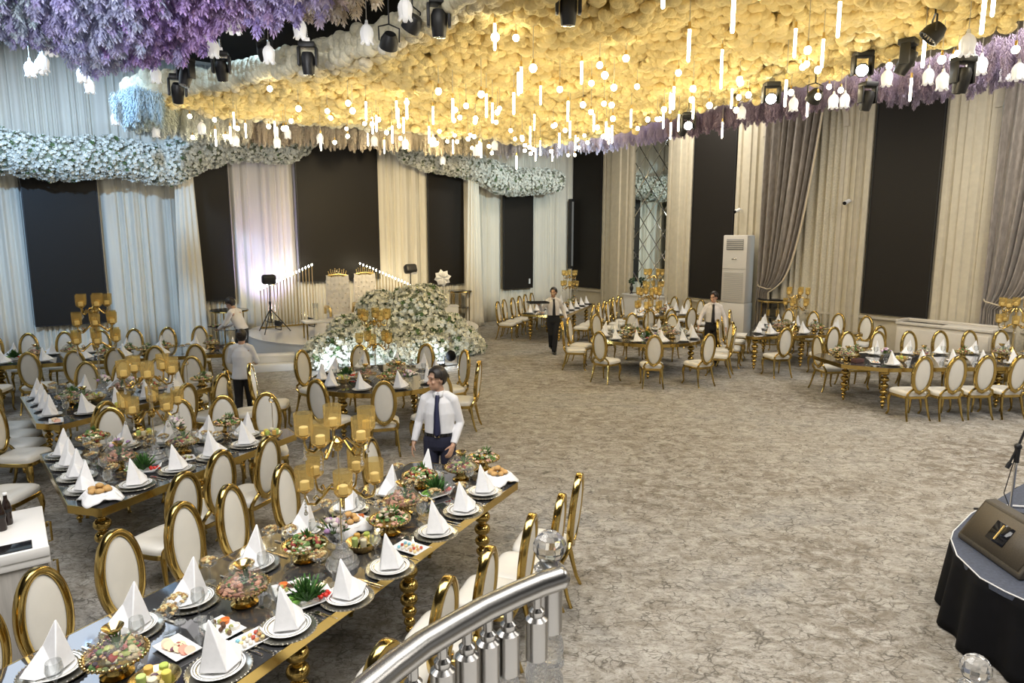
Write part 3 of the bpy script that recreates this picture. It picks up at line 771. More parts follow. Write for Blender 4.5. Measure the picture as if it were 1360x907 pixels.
# ------------------------------------------------------------------ stage lights on the ceiling
def moving_head(loc, rz, tilt, label, lit=None, sc=1.):
    t = thing('moving_head_light', label, 'stage light', loc, rz); t.scale = (sc, sc, sc)
    m = MB(); m.box((0, 0, .26), (.30, .26, .10), r=.02); m.build('base', black, t)
    m = MB(); m.tube([(0, 0, .3), (0, 0, .55)], .02, 8); m.box((0, 0, .36), (.1, .06, .06)); m.build('clamp', steel, t)
    m = MB(); m.tube([(0, 0, .5), (0, 0, (CEIL-loc[2])/sc)], .012, 6); m.build('hanging_pole', black, t)
    for s in (-1, 1):
        m = MB(); m.box((s*.16, 0, .06), (.05, .16, .34), r=.02); m.build('yoke_arm', black, t)
    h = empty('head'); h.parent = t; h.location = (0, 0, -.02); h.rotation_euler = (tilt, 0, 0)
    m = MB(); m.lathe([(0, .17), (.09, .16), (.125, .08), (.125, -.05), (.105, -.2), (.1, -.235), (.0, -.235)], 18); m.build('head_shell', black, h)
    if lit: t.rotation_euler.z = 0; h.rotation_euler = (Vector((0, 0, CAM_H))-Vector(loc)).to_track_quat('-Z', 'Y').to_euler()
    m = MB(); m.lathe([(0, -.25), (.06, -.248), (.098, -.237)], 16); m.build('lens', lit or chrome, h)
    return t
HEADS = [((236, 120), 10.9, .5, .5, 'black moving head light at the drape end of the black ceiling gap', None), ((247, 98), 10.6, -.4, -.3, 'black moving head light behind the drape end one', None), ((294, 90), 10.8, .2, .35, 'black moving head light second from the drapes, under purple wisteria', None), ((409, 80), 9.9, .1, .15, 'black moving head light with a steel clamp beside a tulip lamp', None), ((583, 26), 8.2, .1, .1, 'large black moving head light at the front rim of the canopy', None), ((755, 8), 7.6, 0, .1, 'black moving head light half hidden at the top of the canopy', None), ((1024, 130), 11.0, .35, -1.05, 'moving head light shining cold white above the taupe curtain', beam_m), ((1145, 92), 9.6, .3, .3, 'moving head light shining cold white below the mauve sprays', beam_m), ((1205, 78), 8.9, .8, .5, 'brownish black moving head light among the mauve sprays', None), ((1278, 102), 8.6, .2, .2, 'black moving head light above the console panel edge', None), ((908, 168), 15.0, .3, .5, 'small moving head light before the diamond mirror', None), ((1152, 130), 11.0, .2, .3, 'small black moving head light over the lace curtain', None), ((914, 166), 13.6, .25, -1.05, 'moving head light shining cold white above the second black panel', beam_m)]
for (px, py), Y, rz, tl, lab, lit in HEADS:
    moving_head(at_y(px, py, Y), rz, tl, lab, lit, .74)
def par_can(loc, rz, label):
    t = thing('par_can_light', label, 'stage light', loc, rz)
    h = empty('head'); h.parent = t; h.rotation_euler = (.75, 0, 0)
    m = MB(); m.lathe([(0, .1), (.07, .1), (.11, .02), (.115, -.08), (.1, -.08), (.095, -.05), (0, -.05)], 16); m.build('can', black, h)
    m = MB()
    for a, r in [(i*2*PI/6, .035) for i in range(6)]+[(i*2*PI/12, .07) for i in range(12)]+[(0, 0)]: m.ball((r*math.cos(a), r*math.sin(a), -.06), (.012, .012, .008), 6, 4)
    m.build('lens_cluster', chrome, h)
    m = MB(); m.tube([(-.125, 0, 0), (-.13, 0, .16), (0, 0, .2), (.13, 0, .16), (.125, 0, 0)], .01, 6); m.tube([(0, 0, .2), (0, 0, CEIL-loc[2])], .010, 6); m.build('hanging_bracket', black, t)
par_can(at_y(517, 55, 8.9), .4, 'round black LED spotlight hanging in the black gap with its lens cluster showing')
par_can(at_y(352, 70, 10.4), -.3, 'small round black spotlight behind a tulip lamp in the black gap')
par_can(at_y(548, 32, 8.6), .9, 'black spotlight tilted away beside the large front moving head')
par_can(at_y(1240, 44, 7.9), 1.2, 'dark round spotlight in the canopy above the console panel')
par_can(at_y(1082, 128, 11.), .2, 'black round spotlight in front of the taupe curtain arch')

# ------------------------------------------------------------------ chairs
def chair_proto():
    r = empty('banquet_chair')
    m = MB()                                                   # seat cushion: plump pad with rounded front
    def fn(u, v):
        a = u*2*PI; n = 5.
        cx = abs(math.cos(a))**(2/n)*math.copysign(1, math.cos(a)); cy = abs(math.sin(a))**(2/n)*math.copysign(1, math.sin(a))
        q = [(0, .47), (.55, .485), (.85, .478), (.97, .458), (1., .435), (.985, .405), (0, .40)]
        i = min(int(v*6), 5); f = v*6-i; rr = q[i][0]*(1-f)+q[i+1][0]*f; z = q[i][1]*(1-f)+q[i+1][1]*f
        tap = 1.0+.08*cy
        return (cx*.225*rr*tap, .01+cy*.225*rr, z)
    m.grid(fn, 36, 12); m.build('seat', leather, r, 60)
    m = MB()
    def fr(u, v):
        a = u*2*PI; n = 5.
        cx = abs(math.cos(a))**(2/n)*math.copysign(1, math.cos(a)); cy = abs(math.sin(a))**(2/n)*math.copysign(1, math.sin(a))
        k = [(.97, .405), (1.0, .40), (1.0, .365), (.95, .355), (0, .355)]
        i = min(int(v*4), 3); f = v*4-i; rr = k[i][0]*(1-f)+k[i+1][0]*f; z = k[i][1]*(1-f)+k[i+1][1]*f
        return (cx*.228*rr*(1+.08*cy), .01+cy*.228*rr, z)
    m.grid(fr, 36, 4); m.build('seat_frame', gold, r)
    for s in (-1, 1):                                         # cabriole front legs, sabre rear legs
        m = MB(); m.tube([(s*.185, .19, .38), (s*.20, .205, .33), (s*.205, .215, .25), (s*.195, .205, .15), (s*.19, .20, .07), (s*.20, .225, .02), (s*.205, .235, 0)], [.028, .03, .024, .017, .014, .017, .019], 8); m.build('leg', gold, r)
        m = MB(); m.tube([(s*.165, -.185, .39), (s*.175, -.205, .30), (s*.185, -.225, .2), (s*.195, -.255, .08), (s*.205, -.29, 0)], [.026, .023, .019, .016, .015], 8); m.build('leg', gold, r)
        m = MB(); m.tube([(s*.165, -.20, .39), (s*.19, -.235, .45), (s*.165, -.255, .50), (s*.105, -.25, .535), (s*.07, -.245, .53)], [.024, .02, .018, .02, .016], 8); m.build('back_bracket', gold, r)
    tilt = Matrix.Rotation(.10, 3, 'X'); C = Vector((0, -.275, .778))
    def ring(u, v):                                          # oval frame, rounded rectangular section
        a = u*2*PI; b = v*2*PI; n = 5.5
        q = abs(math.cos(b))**(2/n)*math.copysign(1, math.cos(b)); w = abs(math.sin(b))**(2/n)*math.copysign(1, math.sin(b))
        rx, rz = .152+.025*q, .294+.025*q
        return C+tilt @ Vector((rx*math.cos(a), .029*w, rz*math.sin(a)))
    m = MB(); m.grid(ring, 44, 12); m.build('back_frame', gold, r, 50)
    def pad(u, v):
        a = u*2*PI; k = v*2-1; rr = math.sqrt(max(0, 1-abs(k)**3.2)) if abs(k) < 1 else 0
        return C+tilt @ Vector((.131*rr*math.cos(a), .032*k, .273*rr*math.sin(a)))
    m = MB(); m.grid(pad, 40, 14); m.build('backrest', leather, r, 70)
    m = MB(); m.tube([(-.07, -.247, .495), (0, -.25, .465), (.07, -.247, .495)], [.018, .026, .018], 8); m.build('back_mount', gold, r)
    return r
def chair(x, y, d, label):
    return place('chair', chair_proto, (x, y, 0), face(d)+random.uniform(-.05, .05), label, 'chair', 'gold oval-back banquet chairs')
def back_chair(px, py, d, label, z=1.07, off=.295):
    """chair whose backrest top shows at px, py, facing d"""
    x, y = at(px, py, z); L = math.hypot(*d); d = (d[0]/L, d[1]/L)
    return chair(x+d[0]*off, y+d[1]*off, d, label)

# ------------------------------------------------------------------ tables
def table(poly, label, legs, name='banquet_table', h=.78):
    cx = sum(p[0] for p in poly)/len(poly); cy = sum(p[1] for p in poly)/len(poly)
    t = thing(name, label, 'table', (cx, cy, 0)); loc = [(p[0]-cx, p[1]-cy) for p in poly]
    def inset(P, d):
        return [(p[0]*(1-d/math.hypot(*p)), p[1]*(1-d/math.hypot(*p))) for p in P]
    m = MB(); m.prism(inset(loc, .012), h-.03, h-.002); m.build('table_top', mirror_top, t)
    m = MB(); n = len(loc); inn = inset(loc, .035)
    vs = [(p[0], p[1], h-.07) for p in loc]+[(p[0], p[1], h) for p in loc]+[(p[0], p[1], h) for p in inset(loc, .014)]+[(p[0], p[1], h-.07) for p in inn]
    fs = []
    for i in range(n):
        j = (i+1) % n
        fs += [(i, j, n+j, n+i), (n+i, n+j, 2*n+j, 2*n+i), (i, 3*n+i, 3*n+j, j), (3*n+i, 2*n+i, 2*n+j, 3*n+j)]
    m.add(vs, fs); m.build('gold_rim', gold, t, 25)
    for x, y in legs:
        if 'leg' not in PROTO:
            pr = [(.0, .712), (.045, .712), (.045, .705), (.03, .70)]; z = .70
            for i, rr in enumerate((.072, .075, .074, .068, .058, .046, .034)):
                hh = rr*1.58; zz = z-hh/2
                for k in range(1, 8):
                    a = PI*k/8; pr.append((max(.02*(1-i*.06), rr*math.sin(a)), zz+hh/2*math.cos(a)))
                z -= hh
            pr += [(.016, z), (.018, .0), (0, 0)]
            mm = MB(); mm.lathe(pr, 18); PROTO['leg'] = mm.mesh('leg', gold, 30)
        o = bpy.data.objects.new('leg', PROTO['leg']); COL.objects.link(o); o.parent = t; o.location = (x-cx, y-cy, 0)
    return t
TZ = .781

# ------------------------------------------------------------------ place settings
def charger_proto():
    m = MB(); m.lathe([(0, .002), (.10, .0), (.155, .008), (.168, .014), (.166, .018), (.15, .013), (.1, .006), (0, .007)], 28)
    for i in range(40):
        a = 2*PI*i/40; m.ball((.165*math.cos(a), .165*math.sin(a), .017), .007, 5, 3)
    return m.build('charger_plate', plate_line)
def plate_proto():
    r = empty('dinner_plate')
    m = MB(); m.lathe([(0, .007), (.075, .006), (.09, .013), (.132, .024), (.134, .027), (.128, .027), (.088, .018), (.07, .012), (0, .012)], 28); m.build('dish', porcelain, r)
    m = MB(); m.lathe([(.104, .0215), (.113, .0243)], 28); m.lathe([(.122, .0268), (.126, .0274)], 28); m.build('rim_pattern', plate_line, r)
    return r
def napkin_proto():
    m = MB()
    # folded cloth sail: slim front facet, a broad flank and a loose wing lying on the plate
    vs = [(-.022, .015, .215), (-.028, -.075, 0), (-.078, .025, 0), (.026, -.018, .10), (.128, .0, .012), (.052, -.07, .004), (.02, .075, 0), (.09, .05, 0)]
    fs = [(0, 2, 1), (0, 1, 3), (1, 5, 3), (3, 5, 4), (3, 4, 7), (3, 7, 6), (0, 3, 6), (0, 6, 2), (1, 2, 6, 7, 4, 5)]
    m.add(vs, fs)
    o = m.build('folded_napkin', napkin_m, None, 10)
    b = o.modifiers.new('soft', 'BEVEL'); b.width = .005; b.segments = 2
    return o
def fork_proto():
    m = MB(); m.box((0, -.03, .003), (.010, .13, .003)); m.box((0, .05, .004), (.022, .03, .003))
    for k in range(4): m.box((-.009+.006*k, .085, .004), (.003, .05, .002))
    return m.build('fork', silver)
def knife_proto():
    m = MB(); m.box((0, -.05, .004), (.013, .10, .006), r=.003); m.prism([(-.008, 0), (.008, 0), (.008, .09), (.002, .12), (-.008, .10)], .002, .005)
    return m.build('table_knife', silver)
def goblet_proto():
    m = MB(); m.lathe([(0, 0), (.034, .001), (.033, .004), (.006, .01), (.005, .075), (.01, .085), (.035, .11), (.042, .14), (.036, .185), (.035, .185), (.04, .14), (.033, .113), (.0, .092)], 16)
    return m.build('wine_goblet', glass)
OCC = []
def settle(x, y, r):
    """slide a thing along the table top until it is clear of its neighbours"""
    for it in range(80):
        mv = False
        for a, b, q in OCC:
            dx, dy = x-a, y-b; d = math.hypot(dx, dy) or 1e-4; gap = r+q+.006-d
            if gap > 0:
                x += dx/d*gap*.6; y += dy/d*gap*.6; mv = True
        if not mv: break
    OCC.append((x, y, r)); return x, y
def setting(x, y, d, where, rich=2, goblet=True):
    """one cover at x, y facing the table along d"""
    k = nth(where); w = '%s %s' % (k, where); a = face(d); OCC.append((x, y, .165))
    if rich >= 2: place('charger', charger_proto, (x, y, TZ), a, 'beaded charger plate, %s' % w, 'plate', 'charger plates'); z = TZ+.009
    else: z = TZ
    place('plate', plate_proto, (x, y, z), a, 'patterned white plate, %s' % w, 'plate', 'dinner plates')
    place('napkin', napkin_proto, (x, y, z+.0285), a+random.uniform(-.35, .35), 'folded white napkin, %s' % w, 'napkin', 'folded napkins', random.uniform(1.16, 1.32))
    n = (d[1], -d[0])
    if rich >= 2:
        place('fork', fork_proto, (x-n[0]*.2, y-n[1]*.2, TZ), a, 'silver fork, %s' % w, 'fork', 'forks')
        place('knife', knife_proto, (x+n[0]*.2, y+n[1]*.2, TZ), a, 'silver knife, %s' % w, 'knife', 'knives')
    if goblet:
        gx, gy = settle(x+d[0]*.2+n[0]*.1, y+d[1]*.2+n[1]*.1, .043)
        place('goblet', goblet_proto, (gx, gy, TZ), 0, 'clear wine goblet, %s' % w, 'glass', 'wine goblets')

# ------------------------------------------------------------------ food
GREENS = [(.07, .17, .04), (.13, .24, .07), (.28, .34, .14)]
FRUITS = [(.62, .50, .20), (.55, .28, .14), (.36, .07, .06), (.66, .60, .38), (.24, .10, .16), (.42, .46, .16), (.72, .66, .48), (.10, .06, .09), (.60, .50, .34)]
MEATS = [(.46, .20, .12), (.62, .33, .22), (.30, .13, .08), (.70, .50, .32), (.55, .30, .25)]
NUTS = [(.40, .27, .12), (.52, .38, .18), (.33, .20, .08)]
def heap(m, R, h, n, pals, z0, sz=(.014, .03), sq=1.):
    for i in range(n):
        r = R*math.sqrt(random.random()); a = random.random()*2*PI; z = z0+h*(1-(r/R)**2)*random.uniform(.75, 1.05)
        s = random.uniform(*sz); c = random.choice(pals); k = random.uniform(.8, 1.2)
        M = Matrix.Rotation(random.random()*6, 3, 'Z') @ Matrix.Rotation(random.uniform(-.7, .7), 3, 'X')
        m.ball((r*math.cos(a)*sq, r*math.sin(a), z), (s*random.uniform(.7, 1.7), s, s*random.uniform(.4, .9)), 7, 4, col=tuple(min(1, x*k) for x in c), M=M)
def sprig(m, c, n, L, cols, spread=.8):
    for i in range(n):
        a = random.random()*2*PI; t = random.uniform(.05, spread); l = L*random.uniform(.6, 1)
        d = Vector((math.sin(t)*math.cos(a), math.sin(t)*math.sin(a), math.cos(t))); p = Vector(c)
        s = Vector((-math.sin(a), math.cos(a), 0)); col = random.choice(cols)
        for k in range(3):
            q = p+d*l*(.45+.25*k); w = .010*(1.2-.25*k)
            m.add([q, q+d*.03+s*w+Vector((0, 0, .004)), q+d*.055, q+d*.03-s*w], [(0, 1, 2), (0, 2, 3)], col=col)
            m.add([q, q+d*.02+Vector((0, 0, w*1.3)), q+d*.05, q+d*.02-Vector((0, 0, w*1.3))], [(0, 1, 2), (0, 2, 3)], col=col)
        m.tube([p, p+d*l], [.003, .002], 4, col=col)
def platter_proto(kind):
    """gold-rimmed pedestal platter piled with food; some under a clear cover with a gilt cup on top"""
    r = empty('food_platter'); R = .17
    m = MB(); m.lathe([(0, 0), (.085, 0), (.09, .008), (.06, .02), (.05, .05), (.055, .08), (.03, .088), (0, .088)], 22); m.build('pedestal', gold, r)
    m = MB(); m.lathe([(0, .088), (.10, .09), (.155, .105), (.172, .125), (.166, .125), (.15, .11), (0, .1)], 30)
    for i in range(36):
        a = 2*PI*i/36; m.ball((R*math.cos(a), R*math.sin(a), .125), (.009, .009, .013), 5, 4)
    m.build('basket_rim', champagne, r)
    m = MB()
    pal = {'fruit': FRUITS+GREENS[1:]+MEATS[3:], 'meat': MEATS+GREENS[:1], 'salad': GREENS+FRUITS[:3]+[(.75, .72, .6)], 'fish': [(.66, .38, .28), (.75, .66, .5), (.25, .2, .18), (.62, .58, .4)]+GREENS[:2]}[kind]
    heap(m, .145, .10, 150, pal, .105, (.007, .021)); sprig(m, (.03, -.02, .17), 8, .06, GREENS[:2], 1.2)
    if kind in ('fruit', 'salad'):
        for i in range(5):
            a = i*1.26; m.lathe([(0, .0), (.028, .006), (.03, .02), (.02, .03), (0, .034)], 9, (.09*math.cos(a), .09*math.sin(a), .14), col=random.choice(FRUITS), M=Matrix.Rotation(.8, 3, 'Y'))
    m.build('food_pile', food, r)
    if kind in ('fruit', 'meat'):
        m = MB(); m.lathe([(.152, .118), (.15, .15), (.125, .2), (.085, .235), (.05, .25)], 14)
        o = m.build('clear_cover', film, r, 15)
        m = MB(); m.lathe([(0, .248), (.02, .248), (.03, .256), (.055, .285), (.058, .292), (.05, .288), (.02, .262), (0, .262)], 18); m.build('gilt_cup', champagne, r)
    return r
def square_plate_proto(kind):
    r = empty('square_plate')
    def sheet(u, v):
        x, y = (u-.5)*.24, (v-.5)*.15; e = max(abs(u-.5), abs(v-.5))*2
        return (x, y, .004+.016*max(0, (e-.75)/.25)**2)
    m = MB(); m.grid(sheet, 16, 12); solid(m.build('dish', porcelain, r, 60), .005)
    m = MB()
    if kind == 'sweets':
        for i in range(5):
            for j in range(3):
                m.box(((i-2)*.037, (j-1)*.036, .02), (.022, .022, .018), random.random(), col=random.choice([(.55, .30, .12), (.7, .66, .6), (.25, .55, .65), (.5, .1, .06), (.75, .6, .3)]), r=.005, seg=1)
    elif kind == 'cuts':
        for i in range(9):
            c = random.choice([(.72, .32, .24), (.80, .48, .36), (.76, .60, .40)])
            m.lathe([(0, 0), (.028, .002), (.03, .006), (0, .008)], 10, (-.09+.0225*i, random.uniform(-.03, .03), .014+.003*(i % 3)), col=c, M=Matrix.Rotation(.5, 3, 'Y'))
        heap(m, .04, .02, 12, FRUITS, .012, (.008, .014))
    else:
        for i in range(9): m.ball((-.085+.0212*i, .028*math.sin(i*2.3), .024), .014, 8, 6, col=random.choice([(.10, .05, .03), (.16, .10, .05), (.35, .36, .12)]))
        for i in range(2): m.lathe([(0, 0), (.025, 0), (.03, .022), (.027, .022), (.022, .012), (0, .012)], 12, (-.05+.1*i, .045, .008), col=[(.7, .2, .05), (.75, .72, .65)][i])
    m.build('canapes', food, r)
    return r
def nut_goblet_proto():
    r = empty('nut_goblet')
    m = MB(); m.lathe([(0, 0), (.035, .001), (.034, .005), (.006, .012), (.006, .09), (.012, .1), (.05, .125), (.062, .155), (.06, .155), (.045, .128), (0, .108)], 18); m.build('stemmed_bowl', glass, r)
    m = MB(); heap(m, .052, .03, 40, NUTS+[(.55, .5, .28)], .145, (.007, .012)); m.build('nuts', food, r)
    return r
def bread_bowl_proto():
    r = empty('bread_bowl')
    def b(u, v):
        a = u*2*PI; n = 4.; cx = abs(math.cos(a))**(2/n)*math.copysign(1, math.cos(a)); cy = abs(math.sin(a))**(2/n)*math.copysign(1, math.sin(a))
        q = [(0, .004), (.6, .004), (.8, .03), (1., .075)]; i = min(int(v*3), 2); f = v*3-i
        rr = q[i][0]*(1-f)+q[i+1][0]*f; return (cx*.115*rr, cy*.115*rr, q[i][1]*(1-f)+q[i+1][1]*f)
    m = MB(); m.grid(b, 32, 9); solid(m.build('bowl', porcelain, r), .006, 1)
    def c(u, v):
        a = u*2*PI; k = .07+v*.115; drop = max(0, v-.45)
        return (math.cos(a)*k*(1+.16*math.cos(4*a)*v), math.sin(a)*k*(1+.16*math.cos(4*a)*v), .05+.045*math.sin(min(1, v/.5)*PI/2)-drop*.13*(1+.25*math.cos(4*a))+.006*math.sin(a*13)*v)
    m = MB(); m.grid(c, 56, 8); solid(m.build('cloth_liner', napkin_m, r), .003)
    return r
def roll_proto():
    m = MB(); m.ball((0, 0, .022), (.040, .031, .023), 12, 7)
    return m.build('bread_roll', bread)
def boat_proto():
    r = empty('crudite_boat')
    def b(u, v):
        x = (u-.5)*.34; w = .06+.012*math.cos((u-.5)*PI); y = (v-.5)*2*w
        return (x, y, .012+.035*abs(v-.5)*2*abs(v-.5)+.05*max(0, abs(u-.5)-.33)/.17)
    m = MB(); m.grid(b, 24, 10); solid(m.build('dish', porcelain, r, 60), .007)
    m = MB(); m.lathe([(0, 0), (.03, 0), (.032, .002), (0, .003)], 16, (.15, 0, .052), sx=.7, M=Matrix.Rotation(-.28, 3, 'Y')); m.build('handle_hole', black_g, r)
    m = MB(); sprig(m, (0, 0, .03), 95, .15, [(.05, .14, .03), (.09, .22, .05), (.035, .10, .025)], 1.0); m.build('herb_bunch', food, r)
    return r
def cuke_proto():
    m = MB(); m.tube([(-.055, 0, .014), (-.045, 0, .015), (-.02, .003, .016), (.02, .003, .016), (.045, 0, .015), (.055, 0, .014)], [.004, .013, .016, .016, .013, .004], 10)
    return m.build('cucumber', cuke)
def tomato_proto():
    m = MB(); m.ball((0, 0, .014), (.0155, .0155, .014), 10, 7); return m.build('cherry_tomato', tomato)
def fruit_basket_proto():
    r = empty('fruit_basket')
    m = MB(); m.lathe([(0, 0), (.07, 0), (.085, .02), (.115, .06), (.122, .068), (.112, .066), (.08, .03), (0, .012)], 28)
    for i in range(30):
        a = 2*PI*i/30; m.tube([(.088*math.cos(a), .088*math.sin(a), .022), (.118*math.cos(a+.1), .118*math.sin(a+.1), .066)], .005, 5)
    m.build('basket', champagne, r)
    m = MB()
    for i in range(5):
        a = i*1.26; m.lathe([(0, 0), (.02, 0), (.024, .07), (.02, .075), (0, .075)], 10, (.06*math.cos(a), .06*math.sin(a), .03), col=[(.70, .60, .12), (.45, .55, .12), (.66, .40, .10), (.5, .62, .2), (.76, .7, .5)][i])
    heap(m, .05, .03, 10, FRUITS, .05, (.014, .022)); m.build('fruit', food, r)
    return r
def flower_vase_proto():
    r = empty('flower_bowl')
    m = MB(); m.lathe([(0, 0), (.05, 0), (.04, .01), (.02, .03), (.06, .09), (.075, .12), (.07, .12), (.05, .09), (0, .06)], 18); m.build('vase', glass, r)
    m = MB(); sprig(m, (0, 0, .09), 16, .12, GREENS, 1.2)
    for i in range(16):
        a = random.random()*6.3; q = random.uniform(.1, 1.1); d = Vector((math.sin(q)*math.cos(a), math.sin(q)*math.sin(a), math.cos(q)))
        m.ball(Vector((0, 0, .1))+d*.1, (.024, .024, .02), 8, 5, col=random.choice([(.66, .45, .62), (.8, .75, .72), (.42, .26, .5), (.75, .6, .62)]))
    m.build('flowers', food, r)
    return r
KINDS_ = {'fruit': ('domed fruit platter on a pedestal', lambda: platter_proto('fruit')), 'meat': ('covered meat platter on a pedestal', lambda: platter_proto('meat')), 'salad': ('open salad platter on a pedestal', lambda: platter_proto('salad')), 'fish': ('open fish platter on a pedestal', lambda: platter_proto('fish')),
 'sweets': ('square plate of small coloured sweets', lambda: square_plate_proto('sweets')), 'cuts': ('square plate of sliced salmon', lambda: square_plate_proto('cuts')), 'olives': ('square plate of olives', lambda: square_plate_proto('olives')),
 'nuts': ('stemmed glass bowl of nuts', nut_goblet_proto), 'bread': ('white bowl lined with cloth for bread', bread_bowl_proto), 'boat': ('white boat dish of herbs and vegetables', boat_proto), 'basket': ('gold basket of fruit cups', fruit_basket_proto), 'posy': ('glass bowl of pink and violet flowers', flower_vase_proto)}
CAT = {'fruit': 'platter', 'meat': 'platter', 'salad': 'platter', 'fish': 'platter', 'sweets': 'plate', 'cuts': 'plate', 'olives': 'plate', 'nuts': 'bowl', 'bread': 'bowl', 'boat': 'dish', 'basket': 'basket', 'posy': 'flowers'}
RAD = dict(fruit=.165, meat=.165, salad=.165, fish=.165, sweets=.125, cuts=.125, olives=.125, nuts=.064, bread=.16, boat=.155, basket=.125, posy=.11)
DSC = dict(fruit=.92, meat=.92, salad=.92, fish=.92, boat=.9, bread=.92)
DISHES = {}
def dish(kind, x, y, rz, where, contents=True):
    lab, mk = KINDS_[kind]; k = nth((kind, where)); x, y = settle(x, y, RAD[kind])
    DISHES.setdefault((kind, where), []).append(place('dish_'+kind, mk, (x, y, TZ), rz, lab, CAT[kind], lab, DSC.get(kind, 1.)))
    if kind == 'bread' and contents:
        for i in range(7):
            a = i*2*PI/6; rr = .062 if i < 6 else 0
            place('roll', roll_proto, (x+rr*math.cos(a), y+rr*math.sin(a), TZ+(.074 if i < 6 else .11)), random.random()*6, 'golden bread roll in the %s cloth-lined bowl on %s' % (k, where), 'bread', 'rolls in the %s bread bowl on %s' % (k, where), random.uniform(.85, 1.1))
    if kind == 'boat' and contents:
        for i in range(3):
            p = rot((-.1, (i-1)*.034), rz); place('cuke', cuke_proto, (x+p[0], y+p[1], TZ+.034+.006*abs(i-1)), rz+.3, 'small cucumber in the %s boat dish on %s' % (k, where), 'cucumber', 'cucumbers in the %s boat dish on %s' % (k, where))
        for i in range(7):
            p = rot((.075+.032*(i % 3)-.01*(i//3), -.032+.032*(i//3)*.9), rz); place('tomato', tomato_proto, (x+p[0], y+p[1], TZ+.03+.004*(i % 2)), 0, 'cherry tomato in the %s boat dish on %s' % (k, where), 'tomato', 'tomatoes in the %s boat dish on %s' % (k, where))

# ------------------------------------------------------------------ candelabra
def candelabrum(x, y, where, tiers, cry=True, rz=0., z=TZ, cup=.06):
    """tiers: (cup bottom height, reach, arms)"""
    OCC.append((x, y, .12))
    t = thing('candelabrum', 'tall gold candelabrum with amber glass cups on %s' % where, 'candelabrum', (x, y, z), rz, 'gold candelabra')
    top = tiers[-1][0]
    m = MB(); m.lathe([(0, 0), (.115, 0), (.118, .012), (.10, .03), (.105, .045), (.07, .07), (.075, .085), (.04, .12), (.045, .135), (.022, .17), (0, .17)], 24); m.build('base', crystal if cry else gold, t)
    m = MB(); m.lathe([(0, .165), (.02, .165), (.022, .2), (.017, .22), (.017, top-.08), (.022, top-.06), (.0, top-.05)], 14); m.build('stem', glass if cry else champagne, t)
    if cry: m = MB(); m.tube([(0, 0, .17), (0, 0, top-.06)], .0055, 8); m.build('core', champagne, t)
    for zb, R, n in tiers:
        zh = zb-.05
        m = MB(); m.lathe([(0, zh-.06), (.018, zh-.055), (.035, zh-.03), (.028, zh-.01), (.035, zh+.01), (.015, zh+.035), (0, zh+.04)], 16); m.build('hub', gold, t)
        for i in range(n):
            a = 2*PI*i/n+(.3 if zb == top else .9); ca, sa = math.cos(a), math.sin(a); P = lambda r, h: (r*ca, r*sa, h)
            m = MB(); m.tube([P(.025, zh), P(R*.3, zh+.02), P(R*.5, zh-.025), P(R*.72, zh-.065), P(R*.93, zh-.05), P(R, zh-.0), P(R, zb)], [.01, .009, .009, .01, .009, .008, .007], 8)
            m.tube([P(R*.72, zh-.06), P(R*.6, zh-.03), P(R*.68, zh-.005), P(R*.77, zh-.02), P(R*.72, zh-.035)], .006, 6)
            arm = m.build('arm', gold, t)
            m = MB(); m.lathe([(0, zb-.022), (.022, zb-.02), (.04, zb-.002), (.03, zb+.002), (0, zb+.002)], 16, P(R, 0)); m.build('cup_holder', gold, arm)
            m = MB(); nn = 32
            def cupf(u, v):
                b = u*2*PI; rr = cup*(.86+.14*v)*(1+.035*math.cos(b*16)); h = [(0, 0), (.9, .0), (1, .012), (1.02, .155)]
                q = v*3; k = min(int(q), 2); f = q-k; s = h[k][0]*(1-f)+h[k+1][0]*f; hz = h[k][1]*(1-f)+h[k+1][1]*f
                return (R*ca+rr*s*math.cos(b), R*sa+rr*s*math.sin(b), zb+.003+hz)
            m.grid(cupf, 64, 9); m.build('glass_cup', amber, t, 80)
            m = MB(); m.lathe([(0, zb+.008), (.03, zb+.008), (.03, zb+.06), (.024, zb+.064), (0, zb+.062)], 14, P(R, 0)); m.build('candle', wax, t)
            m = MB()
            for k in range(7): m.ball(P(R, zb-.035-.021*k), .0085 if k < 6 else .015, 7, 5)
            m.build('crystal_drop', crystal, t)
    return t
def card_stand(x, y, label):
    t = thing('card_stand', label, 'card stand', (x, y, TZ), 0, 'gold card stands')
    m = MB(); m.lathe([(0, 0), (.04, 0), (.04, .008), (.008, .014), (0, .014)], 18); m.build('base', gold, t)
    m = MB(); m.tube([(0, 0, .01), (0, 0, .36)], .0035, 6); m.build('rod', gold, t)
    m = MB(); m.tube([(.028*math.cos(a), 0, .39+.028*math.sin(a)) for a in np.linspace(0, 2*PI, 19)], .006, 6); m.build('ring_clip', gold, t)
ALLK = ['fruit', 'meat', 'salad', 'fish', 'sweets', 'cuts', 'olives', 'nuts', 'nuts', 'boat', 'basket', 'posy', 'fish', 'fruit']
def fill_dishes(poly, n, where, margin=.42, avoid=(), mind=.30, kinds=None, seed=1):
    rk0 = .2 if kinds is None else .1
    rr = random.Random(seed); P = np.array(poly); got = list(avoid); i = 0; tries = 0
    c = P.mean(0)
    while i < n and tries < 5000:
        tries += 1
        q = P.min(0)+(P.max(0)-P.min(0))*np.array([rr.random(), rr.random()])
        if not inpoly(q[:1], q[1:], P)[0] or edge_dist(q[None], P)[0] < rk0: continue
        kd = (kinds or ALLK)[(i+(tries//400 if kinds else 0)) % len(kinds or ALLK)]; rk = RAD[kd]
        if any(math.hypot(q[0]-g[0], q[1]-g[1]) < rk+g[2]+.008 for g in OCC): continue
        got.append(tuple(q)); dish(kd, q[0], q[1], rr.random()*6, where, contents=True); i += 1
    return got
